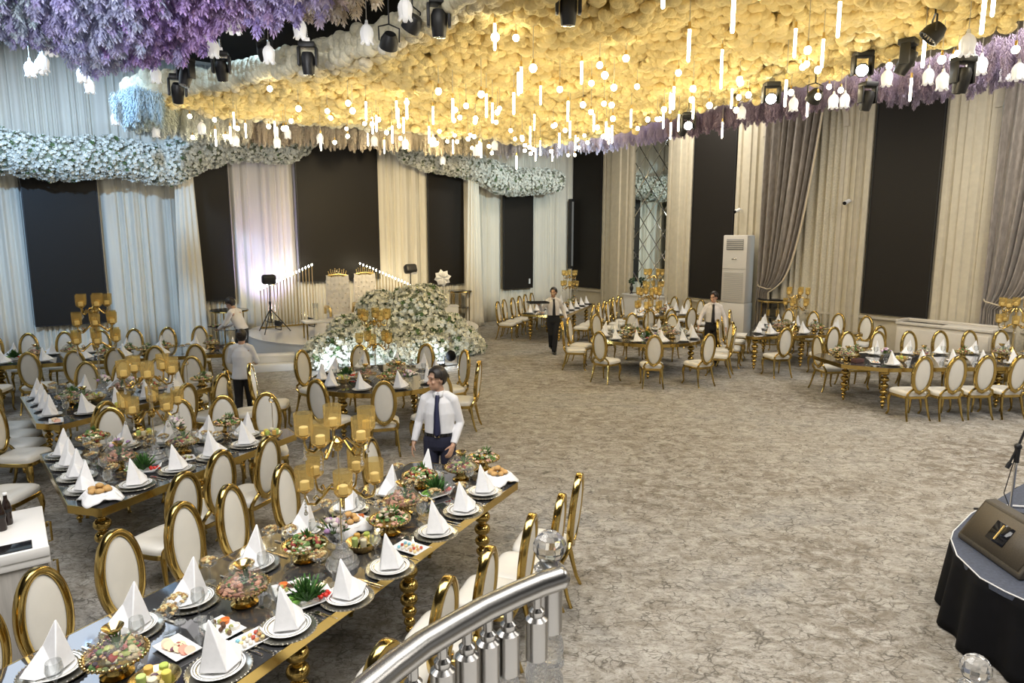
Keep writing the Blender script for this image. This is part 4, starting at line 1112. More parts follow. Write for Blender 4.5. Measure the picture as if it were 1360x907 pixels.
def edge_row(a, b, n, inset, out, where_set, where_chair, rich=1, goblet=False, s0=.12, s1=.88, chairs=True, jitter=.03, spread=1.):
    """n covers along the table edge a-b (outside to the right-hand side of a->b) with a chair each"""
    d = (b[0]-a[0], b[1]-a[1]); L = math.hypot(*d); d = (d[0]/L, d[1]/L); o = (d[1], -d[0])
    for i in range(n):
        f = s0+(s1-s0)*(i/(n-1) if n > 1 else .5); p = (a[0]+d[0]*L*f, a[1]+d[1]*L*f)
        setting(p[0]-o[0]*inset, p[1]-o[1]*inset, (-o[0], -o[1]), where_set, rich, goblet)
        fc = .5+(f-.5)*spread; p = (a[0]+d[0]*L*fc, a[1]+d[1]*L*fc)
        if chairs: chair(p[0]+o[0]*(out+random.uniform(-jitter, jitter)), p[1]+o[1]*(out+random.uniform(-jitter, jitter)), (-o[0], -o[1]), 'gold oval-back chair, %s %s' % (nth(('chair', where_chair)), where_chair))

# ---- table beside the handrail
u1 = (-.456, -.89); n1 = (-.89, .456); A1 = (.10, 6.12)
pt1 = lambda s, w: (A1[0]+u1[0]*s+n1[0]*w, A1[1]+u1[1]*s+n1[1]*w)
T1 = [pt1(0, .1), pt1(.1, 0), pt1(4.3, 0), pt1(4.3, 1.2), pt1(.1, 1.2), pt1(0, 1.1)]
N1 = 'the handrail table'
table(T1, 'long mirror-topped gold banquet table beside the steel handrail', [pt1(s, w) for s in (.42, 1.55, 2.7, 3.9) for w in (.2, .78)])
for px, py in ((642, 656), (615, 681), (579, 710), (518, 757), (461, 796), (382, 837), (291, 891)):
    x, y = at(px, py, TZ); setting(x, y, n1, 'from the far end, handrail side of %s' % N1)
for px, py in ((566, 634), (518, 657), (464, 678), (404, 708), (338, 752), (254, 800), (176, 837), (72, 893)):
    x, y = at(px, py, TZ); setting(x, y, (-n1[0], -n1[1]), 'from the far end, cabinet side of %s' % N1)
x, y = at(455, 750, TZ); candelabrum(x, y, N1, [(.60, .24, 5), (.93, .22, 5)], True, .4)
for k, px, py, a in (('fruit', 168, 880, 0), ('cuts', 234, 868, -.6), ('olives', 278, 851, -.6), ('meat', 298, 812, 0), ('nuts', 206, 842, 0), ('nuts', 254, 823, 0), ('nuts', 335, 788, 0), ('olives', 345, 795, .5), ('boat', 383, 796, .65), ('salad', 408, 750, 0), ('bread', 430, 695, 0), ('basket', 480, 742, 0), ('fish', 491, 706, 0), ('sweets', 546, 729, -.55), ('meat', 535, 681, 0), ('boat', 584, 662, .75), ('nuts', 520, 700, 0), ('salad', 548, 655, 0), ('fruit', 590, 640, 0), ('fish', 630, 628, 0), ('bread', 660, 640, 0), ('olives', 505, 690, -.5), ('nuts', 565, 655, 0), ('posy', 432, 722, 0), ('sweets', 310, 838, .9), ('basket', 240, 893, 0)):
    x, y = at(px, py, TZ); dish(k, x, y, a, N1)
fill_dishes([pt1(.1, .1), pt1(3.5, .1), pt1(3.5, 1.1), pt1(.1, 1.1)], 17, N1, kinds=['nuts', 'nuts', 'sweets', 'nuts', 'olives', 'nuts'], seed=31)
for i, (px, py) in enumerate(((768, 632), (744, 660), (704, 687), (648, 730), (592, 770), (507, 858))):
    back_chair(px, py, (-.955, .295) if i < 5 else (-.85, .5), 'gold oval-back chair, %s from the far end, handrail side of %s' % (ORD[i], N1))
for i, (px, py) in enumerate(((503, 582), (388, 618), (318, 645), (252, 670), (165, 708), (65, 758), (8, 812))):
    back_chair(px, py, (.965, -.26), 'gold oval-back chair, %s from the far end, cabinet side of %s' % (ORD[i], N1), 1.09, .2 if i < 6 else .0)

# ---- the two wedge tables behind it
WEDGE = [(-3.76, 5.48), (-3.42, 5.40), (-2.47, 7.56), (-2.64, 7.80), (-4.78, 7.08), (-4.92, 6.84)]
def wedge(off, where, lab, rich, seed, goblet):
    P = [(x+off[0], y+off[1]) for x, y in WEDGE]
    c = np.array(P).mean(0)
    legs = [tuple(np.array(p)+(c-np.array(p))/np.linalg.norm(c-np.array(p))*.24) for p in (np.array(P[0])*.5+np.array(P[1])*.5, np.array(P[2])*.5+np.array(P[3])*.5, np.array(P[4])*.5+np.array(P[5])*.5)]
    legs.append(tuple((np.array(P[1])+np.array(P[2]))/2+(c-(np.array(P[1])+np.array(P[2]))/2)*.25))
    table(P, lab, legs)
    edge_row(P[1], P[2], 4, .2, 0, 'from the railing, handrail-facing edge of %s' % where, '', rich, goblet, .2, .76, False)
    edge_row(P[3], P[4], 4, .2, 0, 'from the tip, stage-facing edge of %s' % where, '', rich, goblet, .2, .74, False)
    edge_row(P[5], P[0], 4, .18, 0, 'from the stage, drape-facing edge of %s' % where, '', rich, goblet, .14, .84, False)
    return P
N2 = 'the bread-bowl wedge table'; N3 = 'the tall-candelabrum wedge table'
P2 = wedge((0, 0), N2, 'wedge-shaped mirror-topped gold table with a bread bowl on its corner, second from the handrail', 2, 3, True)
x, y = at(207, 612, TZ); candelabrum(x, y, N2, [(.56, .25, 5), (.90, .22, 5)], True, 1.1)
for k, px, py, a in (('bread', 140, 655, 0), ('meat', 160, 622, 0), ('boat', 198, 622, .3), ('salad', 150, 596, 0), ('fruit', 252, 596, 0), ('nuts', 212, 596, 0), ('nuts', 190, 600, 0), ('fish', 290, 578, 0), ('olives', 235, 610, .6), ('posy', 225, 586, 0), ('basket', 175, 590, 0), ('cuts', 265, 582, .7)):
    x, y = at(px, py, TZ); dish(k, x, y, a, N2)
OCC.append((*at(363, 575, TZ), .05)); fill_dishes(P2, 9, N2, kinds=['nuts', 'fish', 'posy', 'olives', 'nuts', 'basket'], seed=33)
x, y = at(363, 575, TZ); card_stand(x, y, 'gold ring-topped card stand on the bare tip of %s' % N2)
eN = (.916, -.4)
for i, (px, py) in enumerate(((354, 581), (292, 599), (243, 628))): back_chair(px, py, (-eN[0], -eN[1]), 'gold oval-back chair, %s from the tip, handrail-facing edge of %s' % (ORD[i], N2), 1.08)
eF = (.356, -.934)
for i, (px, py) in enumerate(((352, 522), (295, 526), (238, 530), (145, 542))): back_chair(px, py, eF, 'gold oval-back chair, %s from the tip, stage-facing edge of %s' % (ORD[i], N2), 1.08)
eL = (.8, .6)
for i, (px, py) in enumerate(((58, 602), (51, 588), (46, 576), (42, 565))):
    x, y = at(px, py, .46); chair(x-.25, y, (1, .02), 'gold oval-back chair, %s in the row of white seats behind the cabinet' % ORD[i])
P3 = wedge((-2.0, 2.52), N3, 'wedge-shaped mirror-topped gold table with a very tall candelabrum, third from the handrail', 1, 4, True)
x3, y3 = at(135, 525, TZ); candelabrum(x3, y3, N3, [(.78, .27, 6), (1.03, .24, 6), (1.28, .17, 5)], True, .2)
for k, px, py, a in (('boat', 92, 527, .2), ('fruit', 112, 540, 0), ('fish', 85, 540, 0), ('posy', 122, 520, 0), ('nuts', 150, 532, 0), ('meat', 160, 520, 0), ('salad', 175, 525, 0), ('fish', 265, 512, 0), ('posy', 195, 520, 0), ('basket', 140, 545, 0), ('cuts', 215, 518, .6)):
    x, y = at(px, py, TZ); dish(k, x, y, a, N3)
OCC.append((*at(250, 517, TZ), .05)); fill_dishes(P3, 8, N3, kinds=['nuts', 'salad', 'cuts', 'basket'], seed=35)
x, y = at(250, 517, TZ); card_stand(x, y, 'gold ring-topped card stand on the tip of %s' % N3)
for i, (px, py) in enumerate(((293, 497), (247, 510), (137, 534))): back_chair(px, py, (-eN[0], -eN[1]), 'gold oval-back chair, %s from the tip, handrail-facing edge of %s' % (ORD[i], N3), 1.08)
for i, f in enumerate((.14, .36, .58, .8)):
    p = (P3[3][0]*(1-f)+P3[4][0]*f, P3[3][1]*(1-f)+P3[4][1]*f); chair(p[0]-eF[0]*.42, p[1]-eF[1]*.42, eF, 'gold oval-back chair, %s from the tip, stage-facing edge of %s' % (ORD[i], N3))
for i in range(3):
    f = .2+.3*i; p = (P3[0][0]*(1-f)+P3[5][0]*f, P3[0][1]*(1-f)+P3[5][1]*f); chair(p[0]-eL[0]*.8, p[1]-eL[1]*.8, eL, 'gold oval-back chair, %s from the railing, drape-facing edge of %s' % (ORD[i], N3))
xs, ys = at(46, 652, .46); chair(xs-.28, ys-.02, (1, .0), 'gold oval-back chair standing beyond the white cabinet with cola bottles')

# ---- long table along the drapes
u4 = (.94, .338); o4 = (.338, -.94); B4 = (-11.6, 10.64)
pt4 = lambda s, w: (B4[0]+u4[0]*s-o4[0]*w, B4[1]+u4[1]*s-o4[1]*w)
T4 = [pt4(0, 0), pt4(6.75, 0), pt4(6.95, .2), pt4(6.95, 1.0), pt4(6.75, 1.2), pt4(0, 1.2)]; N4 = 'the drape-side long table'
table(T4, 'long gold banquet table set parallel to the cream drapes', [pt4(s, w) for s in (.5, 2.6, 4.7, 6.5) for w in (.25, .95)])
edge_row(pt4(0, 0), pt4(6.95, 0), 11, .22, .3, 'from the drape end, hall side of %s' % N4, 'from the drape end, hall side of %s' % N4, 1, False, .05, .96)
edge_row(pt4(6.95, 1.2), pt4(0, 1.2), 10, .22, .52, 'from the stage end, drape side of %s' % N4, 'from the stage end, drape side of %s' % N4, 1, False, .15, .95)
fill_dishes(T4, 19, N4, .45, mind=.30, seed=5)

# ---- round table before the white flowers
def round_table(c, R, n, where, lab, legs, chairs, rich, goblet, ndish, seed, a0=0.):
    P = [(c[0]+R*math.cos(2*PI*k/48), c[1]+R*math.sin(2*PI*k/48)) for k in range(48)]
    table(P, lab, [(c[0]+(R-.25)*math.cos(a), c[1]+(R-.25)*math.sin(a)) for a in legs], 'round_table')
    for k in range(n):
        a = a0+2*PI*k/n; d = (-math.cos(a), -math.sin(a)); setting(c[0]-d[0]*(R-.2), c[1]-d[1]*(R-.2), d, 'anticlockwise round %s' % where, rich, goblet)
    for k, (a, r) in enumerate(chairs):
        a = math.radians(a); d = (-math.cos(a), -math.sin(a)); chair(c[0]-d[0]*r, c[1]-d[1]*r, d, 'gold oval-back chair, %s placed round %s' % (ORD[k], where))
    return P
N5 = 'the flower-side round table'; c5 = (-2.1, 10.65)
P5 = round_table(c5, 1.1, 10, N5, 'round mirror-topped gold table in front of the white flower bank', [math.radians(a) for a in (-30, 60, 150, 240)], [(152, 1.4), (250, 1.35), (282, 1.4), (70, 1.3), (33, 1.25), (-6, 1.3), (115, 1.2), (-50, 1.45), (192, 1.65), (205, 1.95)], 1, True, 0, 0, .2)
candelabrum(c5[0]-.1, c5[1]+.15, N5, [(.55, .24, 5), (.92, .21, 5)], True, .1)
fill_dishes(P5, 13, N5, .42, [(c5[0]-.1, c5[1]+.15)], .27, seed=8)

# ---- table in the far corner
u6 = (.35, .937); n6 = (.937, -.35); B6 = (.22, 19.35)
pt6 = lambda s, w: (B6[0]+u6[0]*s+n6[0]*w, B6[1]+u6[1]*s+n6[1]*w)
T6 = [pt6(0, .1), pt6(.1, 0), pt6(3.7, 0), pt6(3.7, 1.3), pt6(.1, 1.3), pt6(0, 1.2)]; N6 = 'the corner table'
table(T6, 'gold banquet table running into the draped corner behind the tray waiter', [pt6(s, w) for s in (.3, 1.9, 3.4) for w in (.22, 1.08)])
edge_row(pt6(3.7, 0), pt6(0, 0), 6, .22, .5, 'from the corner, drape side of %s' % N6, 'from the corner, drape side of %s' % N6, 1, False, .1, .93)
edge_row(pt6(0, 1.3), pt6(3.7, 1.3), 6, .22, .5, 'from the open hall, wall side of %s' % N6, 'from the open hall, wall side of %s' % N6, 1, False, .08, .92)
p = pt6(2.9, .65); candelabrum(p[0], p[1], N6, [(.62, .24, 5), (.95, .2, 5)], True)
fill_dishes(T6, 8, N6, .45, [p], .3, seed=3)

# ---- round table in the open hall
N7 = 'the open-hall round table'; c7 = (3.05, 15.15)
P7 = round_table(c7, 1.2, 12, N7, 'round gold table in the open hall before the mirror wall', [math.radians(a) for a in (-100, -10, 80, 170)], [(152, 1.62), (228, 1.62), (262, 1.68), (296, 1.68), (-22, 1.55), (2, 1.6), (122, 1.55), (92, 1.5), (60, 1.5), (175, 1.62)], 1, True, 0, 0, .1)
candelabrum(c7[0]+.05, c7[1]+.3, N7, [(.60, .27, 6), (.90, .24, 6)], False, .3, cup=.052)
fill_dishes(P7, 14, N7, .42, [(c7[0]+.05, c7[1]+.3)], .28, seed=12)

# ---- wedge tables along the panelled wall
def tri(P, where, lab, ns, outs, seed, nd, cand=None, cham=.22):
    P = [np.array(p) for p in P]; Q = []
    for i in range(3):
        a, b, c = P[i-1], P[i], P[(i+1) % 3]
        Q += [b+(a-b)/np.linalg.norm(a-b)*cham, b+(c-b)/np.linalg.norm(c-b)*cham]
    cc = sum(P)/3
    table([tuple(q) for q in Q], lab, [tuple(p+(cc-p)/np.linalg.norm(cc-p)*.42) for p in P]+[tuple((P[0]+P[1])/2+(cc-(P[0]+P[1])/2)*.35)])
    for i, (nm, fr, n, o) in enumerate(zip(('hall-facing', 'wall-facing', 'corner-facing'), ('from the stage side', 'from the console side', 'from the wall'), ns, outs)):
        edge_row(tuple(Q[2*i+1]), tuple(Q[(2*i+2) % 6]), n, .22, o, '%s, %s edge of %s' % (fr, nm, where), '%s, %s edge of %s' % (fr, nm, where), 1, False, .2, .8, spread=1.35)
    av = []
    if cand: candelabrum(cand[0], cand[1], where, cand[2], False, .5, cup=.052); av = [cand[:2]]
    fill_dishes([tuple(q) for q in Q], nd, where, .45, av, .3, seed=seed)
tri([(2.95, 18.35), (5.55, 19.2), (4.3, 21.5)], 'the diamond-mirror table', 'wedge-shaped gold table between the open-hall round table and the diamond mirror', (4, 4, 4), (.5, .42, .45), 21, 7, (4.0, 19.3, [(.78, .26, 5), (1.12, .23, 6)]))
N9 = 'the air-conditioner table'
tri([(5.15, 14.95), (8.25, 15.5), (6.45, 17.8)], N9, 'wedge-shaped gold table near the white air conditioner', (3, 4, 3), (.55, .45, .36), 22, 9, (6.7, 16.0, [(.60, .25, 5), (.86, .22, 5)]))
# ---- long table by the white console
u10 = (.998, .06); o10 = (.06, -.998); B10 = (6.3, 11.4)
pt10 = lambda s, w: (B10[0]+u10[0]*s-o10[0]*w, B10[1]+u10[1]*s-o10[1]*w)
N10 = 'the console-side table'
T10 = [pt10(.1, 0), pt10(3.9, 0), pt10(4.1, .2), pt10(4.1, 1.3), pt10(3.9, 1.5), pt10(-.35, 1.5), pt10(-.55, 1.3), pt10(-.5, .4)]
table(T10, 'long gold banquet table in front of the white console and black panel', [pt10(-.1, .95), pt10(.25, .3), pt10(2.3, .25), pt10(2.2, 1.25), pt10(3.8, .25), pt10(3.8, 1.25)])
edge_row(pt10(.32, 0), pt10(4.17, 0), 8, .22, .28, 'from the carpet end, hall side of %s' % N10, 'from the carpet end, hall side of %s' % N10, 1, True, 0., 1.)
edge_row(pt10(4.1, 1.5), pt10(.45, 1.5), 6, .22, .45, 'from the console end, wall side of %s' % N10, 'from the console end, wall side of %s' % N10, 1, True, .06, .95)
p = pt10(3.05, 1.0); candelabrum(p[0]+.1, p[1]+.05, N10, [(.62, .26, 5), (.92, .23, 5)], False, .7)
fill_dishes(T10, 15, N10, .42, [p], .29, seed=17)
t = thing('tissue_box', 'dark red box lying on the carpet end of the table before the white console', 'box', (*pt10(-.12, .55), TZ), .4)
m = MB(); m.box((0, 0, .035), (.2, .12, .07), r=.006); m.build('box', principled('dark_red_box', (.10, .045, .04), .5), t)
m = MB(); m.box((0, 0, .0715), (.1, .03, .002)); m.build('slot', black, t)
x, y = at(1090, 521, 0); chair(x+.25, y+.25, (.96, .25), 'gold oval-back chair turned sideways at the carpet end of the console-side table')
for px, py, lab in ((1109, 475, 'table end before the white console, beside the dark red box'), ):
    pass
p = pt10(.15, 1.05); card_stand(p[0], p[1], 'gold ring-topped card stand at the carpet end of the table before the white console')

# ------------------------------------------------------------------ round stage, thrones and flowers
SC0 = (-4.0, 18.6); SR = 3.05
cut = []
for k in range(97):
    a = 2*PI*k/96; p = np.array([SC0[0]+SR*math.cos(a), SC0[1]+SR*math.sin(a)])
    d = (p[0]-CORNER[0])*LN[0]+(p[1]-CORNER[1])*LN[1]
    if d < .2: p = p+np.array(LN)*(.2-d)
    cut.append(tuple(p))
cut = cut[:-1]
t = thing('round_stage', 'white glossy round stage in front of the drapes', 'stage', (SC0[0], SC0[1], 0))
loc = [(p[0]-SC0[0], p[1]-SC0[1]) for p in cut]
m = MB(); m.prism(loc, 0, .475); m.build('skirt', white_lac, t)
m = MB(); m.prism([(x*1.008, y*1.008) for x, y in loc], .476, .5); m.build('floor_sheet', white_floor, t)
t = thing('stage_steps', 'pair of white steps leading up to the round stage', 'steps', (-5.42, 15.22, 0), .30)
def stepshape(y0, y1, w): return [(-w, y0), (w, y0-.0), (w, y1), (-w, y1)]
m = MB(); m.box((0, 0, .083), (1.02, .62, .166), r=.015); m.build('step', white_lac, t)
m = MB(); m.box((.02, .1, .25), (.9, .40, .166), r=.015); m.build('step', white_lac, t)

def throne(x, y, rz, label):
    t = thing('throne', label, 'throne', (x, y, .501), rz, 'white thrones on the stage')
    m = MB(); m.box((0, 0, .22), (.66, .62, .36), r=.03); m.build('base', throne_m, t)
    m = MB(); m.box((0, .03, .46), (.62, .60, .13), r=.05, seg=3); m.build('seat', throne_m, t)
    m = MB()
    def bk(u, v):
        x = (u-.5)*.58; top = 1.42+.10*math.cos(x*PI/.29*1.0)*(-1 if abs(x) > .145 else 1)*.6
        z = .45+v*(top-.45); w = 1+.08*math.sin(v*PI)
        bt = .018*abs(math.sin(u*6*PI/1)*math.sin(v*7*PI))
        return (x*w, -.30+.05*math.cos((u-.5)*PI)*0+bt, z)
    m.grid(bk, 48, 48); solid(m.build('tufted_back', throne_m, t, 60), .09, 1)
    m = MB()
    for i in range(4):
        for j in range(6):
            m = MB(); m.ball(((i-1.5)*.15+(.07 if j % 2 else 0)-.035, -.285, .62+j*.125), (.016, .008, .016), 7, 4); m.build('tuft_button', chrome, t)
    for s in (-1, 1):
        m = MB(); m.tube([(s*.36, -.26, .5), (s*.37, -.2, .68), (s*.37, .1, .70), (s*.37, .26, .66), (s*.36, .3, .56), (s*.35, .28, .46)], [.03, .04, .045, .045, .04, .03], 10); m.build('armrest', gold_soft, t)
    m = MB()
    for i in range(9):
        x = (i-4)*.055; h = .12*math.cos(x*3.8)+.03*(i % 2); m.tube([(x*.8, -.30, 1.44), (x, -.30, 1.48+h*.5), (x*1.05, -.30, 1.48+h)], [.018, .014, .008], 6); m.ball((x*1.05, -.30, 1.49+h), .016, 7, 5)
    m.tube([(-.25, -.30, 1.47), (0, -.30, 1.50), (.25, -.30, 1.47)], .02, 8); m.build('crown', gold_soft, t)
    return t
for px, py, lab in ((455, 418, 'white tufted throne with gold crown, on the drape side of its twin'), (491, 412, 'white tufted throne with gold crown, nearer the white flowers')):
    x, y = at(px, py+24, .5); y = min(y, 19.25); throne(x*1.0, y, PI+.5, lab)
t = thing('sweetheart_table', 'low white table standing before the white thrones on the stage', 'table', (-4.55, 16.75, .501), .5)
m = MB(); m.box((0, 0, .42), (1.2, .5, .05), r=.01); m.build('table_top', white_lac, t)
for sx in (-1, 1):
    for sy in (-1, 1):
        m = MB(); m.tube([(sx*.55, sy*.2, 0), (sx*.55, sy*.2, .4)], .02, 8); m.build('leg', gold, t)
def pillar_candle(x, y, z, h, lab):
    t = thing('hurricane_candle', lab, 'candle', (x, y, z))
    m = MB(); m.lathe([(0, 0), (.06, 0), (.065, .01), (.06, .02), (.07, h), (.066, h), (.056, .025), (0, .02)], 18); m.build('glass_shade', glass, t)
    m = MB(); m.lathe([(0, .022), (.04, .022), (.04, h*.7), (.03, h*.72), (0, h*.7)], 14); m.build('candle', wax, t)
pillar_candle(-4.8, 16.6, .946, .42, 'white candle in a glass shade on the low table before the thrones')
x, y = at(587, 430, 0); 
t = thing('white_plinth', 'square white plinth beside the flower bank under the bow stand', 'plinth', (-1.75, 19.2, .501), .2)
m = MB(); m.box((0, 0, .26), (.42, .42, .52), r=.01); m.build('body', white_lac, t)
m = MB(); m.box((0, 0, .535), (.46, .46, .03), r=.008); m.build('cap', white_lac, t)
pillar_candle(-1.8, 19.15, 1.052, .45, 'white candle in a glass shade on the square plinth')
# white paper bow on a stand
bx, by, bz = at_y(588, 369, 19.6)
t = thing('bow_stand', 'white star-shaped fabric bow on a thin stand before the narrow panel', 'decoration', (bx, by, .501), 0); bz -= .501
m = MB(); m.tube([(0, 0, .02), (0, 0, bz-.05)], .014, 8); m.build('pole', chrome, t)
m = MB(); m.lathe([(0, 0), (.2, 0), (.2, .015), (.02, .03), (0, .03)], 20); m.build('base', chrome, t)
for i in range(8):
    a = i*PI/4+.2; c, s = math.cos(a), math.sin(a); m = MB()
    m.add([(0, -.03, bz), (.14*c-.10*s, -.10, bz+.14*s+.10*c), (.25*c, -.02, bz+.25*s), (.14*c+.10*s, -.10, bz+.14*s-.10*c)], [(0, 1, 2), (0, 2, 3)]); solid(m.build('petal', napkin_m, t, 0), .006)
# tripods with lamps
def tripod(px, py, Y, zf, lab, tilt):
    x, y, z = at_y(px, py, Y); t = thing('tripod_floodlight', lab, 'stage light', (x, y, zf)); h = z-zf
    m = MB(); m.tube([(0, 0, .25), (0, 0, h*.55)], .02, 8); m.tube([(0, 0, h*.5), (0, 0, h-.1)], .014, 8); m.build('pole', black, t)
    m = MB(); m.lathe([(0, -.03), (.03, -.03), (.03, .05), (0, .05)], 10, (0, 0, h*.55)); m.lathe([(0, -.03), (.03, -.03), (.03, .03), (0, .03)], 10, (0, 0, .62)); m.build('collar', black, t)
    for k in range(3):
        a = k*2*PI/3+.5; c, s = math.cos(a), math.sin(a)
        m = MB(); m.tube([(0, 0, .62), (.25*c, .25*s, .3), (.48*c, .48*s, .012)], .014, 6); m.tube([(0, 0, .26), (.25*c, .25*s, .3)], .009, 6); m.build('leg', black, t)
    hd = empty('head'); hd.parent = t; hd.location = (0, 0, h); hd.rotation_euler = (tilt, 0, .6)
    m = MB(); m.box((0, 0, 0), (.34, .22, .24), r=.06, seg=3); m.build('housing', black, hd)
    m = MB(); m.lathe([(0, 0), (.09, 0), (.1, -.02), (.085, -.02), (0, -.012)], 16, (.08, .0, -.115)); m.build('lens', chrome, hd)
tripod(357, 371, 17.6, .501, 'black tripod floodlight standing on the stage edge before the violet drape', .1)
tripod(545, 357, 18.7, .501, 'black tripod floodlight rising behind the white flowers', -.4)
# rows of gold rods with little lights on top
def rod_fan(pa, pb, za, zb, lab):
    t = thing('rod_light_fan', lab, 'light', (pa[0], pa[1], .501)); n = 17
    m = MB(); d = Vector((pb[0]-pa[0], pb[1]-pa[1], 0)); L = d.length; m.box(tuple(d/2+Vector((0, 0, .02))), (L+.1, .1, .04), math.atan2(d.y, d.x)); m.build('base_bar', gold, t)
    for i in range(n):
        f = i/(n-1); p = d*f; z = za+(zb-za)*f-.501
        m = MB(); m.tube([(p.x, p.y, .03), (p.x, p.y, z)], .013, 6); r_ = m.build('rod', champagne, t)
        m = MB(); m.ball((p.x, p.y, z+.03), (.017, .017, .03), 7, 5); m.build('rod_light', rodlight_m, r_)
a_, b_ = LW(11.9, .75, 0), LW(10.45, .75, 0); rod_fan(a_, b_, 1.55, 2.15, 'rising row of gold rods tipped with warm lights, by the violet drape')
a_, b_ = LW(9.0, .75, 0), LW(7.35, .75, 0); rod_fan(a_, b_, 2.15, 1.45, 'falling row of gold rods tipped with warm lights, on the corner side of the thrones')
def floor_spot(x, y, z, lab, ang=0.):
    t = thing('floor_spotlight', lab, 'stage light', (x, y, z), ang)
    m = MB(); m.tube([(-.14, 0, .12), (-.14, 0, .015), (.14, 0, .015), (.14, 0, .12)], .012, 6); m.build('stand', black, t)
    m = MB(); M = Matrix.Rotation(-.35, 3, 'X'); m.lathe([(0, -.07), (.08, -.06), (.12, .07), (.11, .07), (.1, .05), (0, .05)], 18, (0, 0, .16), M=M); m.build('can', black, t)
    m = MB(); m.lathe([(0, .055), (.1, .055)], 18, (0, 0, .16), M=M); m.build('lens', led_m, t)
floor_spot(-6.25, 18.1, .501, 'round floor spotlight on the stage beside the tripod, washing the violet drape', -.7)
floor_spot(-5.55, 18.75, .501, 'round floor spotlight on the stage at the foot of the gold rods', -.7)
# flower bank before the stage
wh = lambda P, k: np.tile(np.array((.83, .83, .72)), (k, 1))
def fl(px, py, Y, rx, rz_, ry=None): x, y, z = at_y(px, py, Y); return ((x, y, max(z, rz_*.7)), (rx, ry or rx*.9, rz_))
cloud('flower_bank', 'tall mound of white flowers on the stage edge before the narrow panel', 'flowers', (-2.3, 17.4, 0), [fl(548, 412, 17.3, .72, .6), fl(520, 435, 17.0, .7, .55), fl(505, 410, 17.4, .55, .45), fl(575, 440, 17.2, .7, .5), fl(545, 455, 16.8, .75, .5), fl(565, 400, 17.5, .5, .42), fl(570, 470, 16.4, .45, .36), fl(545, 480, 16.1, .4, .34)], 4600, .058, wh, 100)
cloud('flower_bank', 'low bank of white flowers spilling onto the carpet toward the corner table', 'flowers', (-1.4, 17.3, 0), [fl(612, 455, 17.2, .5, .42), fl(597, 436, 17.4, .42, .36), fl(580, 475, 16.9, .0001+.42, .3), fl(628, 466, 17.3, .3, .26)], 2300, .058, wh, 60)
cloud('flower_bank', 'low bank of white flowers in front of the stage by the white steps', 'flowers', (-4.1, 15.4, 0), [fl(430, 472, 15.5, .42, .42), fl(452, 462, 15.6, .45, .42), fl(420, 486, 15.3, .34, .3), fl(480, 456, 15.8, .5, .45), fl(465, 440, 16.0, .5, .36), fl(505, 470, 15.9, .4, .4), fl(530, 490, 15.8, .35, .3)], 3800, .056, wh, 80)
def glow(x, y, lab):
    t = thing('uplight', lab, 'stage light', (x, y, 0))
    m = MB(); m.lathe([(0, 0), (.11, 0), (.12, .03), (.1, .09), (.09, .09), (0, .07)], 16); m.build('can', black, t)
    m = MB(); m.lathe([(0, .092), (.088, .092)], 16); m.build('lens', led_m, t)
LIGHTS_UP = []
for px, py, lab in ((448, 492, 'cold white uplight glowing in the low flower bank by the steps'), (503, 492, 'cold white uplight glowing among flowers behind the round table'), (586, 484, 'cold white uplight glowing at the foot of the tall flower mound')):
    x, y = at(px, py, 0); y -= .25; glow(x, y, lab); LIGHTS_UP.append((x, y))
par = thing('par_can_light', 'dark round par lamp standing on the carpet before the flower mound', 'stage light', (*at(599, 486, 0), 0), .4)
m = MB(); m.ball((0, 0, .24), (.12, .12, .13), 16, 10); m.build('can', black_cloth, par)
m = MB(); m.tube([(-.17, 0, .24), (-.16, 0, .02), (.16, 0, .02), (.17, 0, .24)], .014, 6); m.build('stand', black, par)

# ------------------------------------------------------------------ gold bar tables, trolley, console, air conditioner
def bar_table(x, y, h, R, lab, top, shelf=.55, rods=8):
    t = thing('bar_table', lab, 'table', (x, y, 0))
    m = MB(); m.lathe([(0, h-.03), (R, h-.03), (R, h), (0, h)], 32); m.build('table_top', top, t)
    m = MB(); m.tube([(R*math.cos(a), R*math.sin(a), h-.035) for a in np.linspace(0, 2*PI, 33)], .016, 6); m.build('rim', gold, t)
    m = MB(); m.lathe([(0, h*shelf), (R*.8, h*shelf), (R*.82, h*shelf+.02), (0, h*shelf+.02)], 28); m.build('shelf', mirror_top, t)
    m = MB(); m.lathe([(R*.7, 0), (R*.85, 0), (R*.85, .03), (R*.7, .03)], 28); m.build('foot_ring', gold, t)
    for k in range(rods):
        a = 2*PI*k/rods; m = MB(); m.tube([(R*.78*math.cos(a), R*.78*math.sin(a), .02), (R*.78*math.cos(a), R*.78*math.sin(a), h-.03)], .013, 6); m.build('leg', gold, t)
x, y = LW(12.85, 1.2, 0)[:2]; bar_table(x, y, 1.12, .46, 'round gold bar table with dark top behind the leaning waiter', black_g)
x, y = LW(5.55, .75, 0)[:2]; bar_table(x, y, 1.22, .38, 'round gold bar table beside the gathered drape near the corner', black_g)
tx, ty = at(1024, 456, 0)
bar_table(tx, ty, 1.22, .42, 'round gold drinks trolley under the taupe swag by the air conditioner', gold_soft, .62)
t = tag(MB().lathe([(0, 0), (.40, 0), (.43, .03), (.42, .035), (.39, .012), (0, .01)], 28).build('serving_tray', black, None, 40, (tx, ty, 1.224)), 'large round black tray on the gold drinks trolley', 'tray')
for k in range(4):
    a = k*1.57+.4; jt = thing('juice_glass', 'glass of orange juice on the shelf of the gold drinks trolley', 'glass', (tx+.17*math.cos(a), ty+.17*math.sin(a), .779), 0, 'juice glasses')
    m = MB(); m.lathe([(0, 0), (.05, 0), (.06, .22), (.056, .22), (.046, .01), (0, .01)], 14); m.build('tumbler', glass, jt)
    m = MB(); m.lathe([(0, .012), (.045, .012), (.053, .18), (0, .18)], 14); m.build('juice', juice, jt)
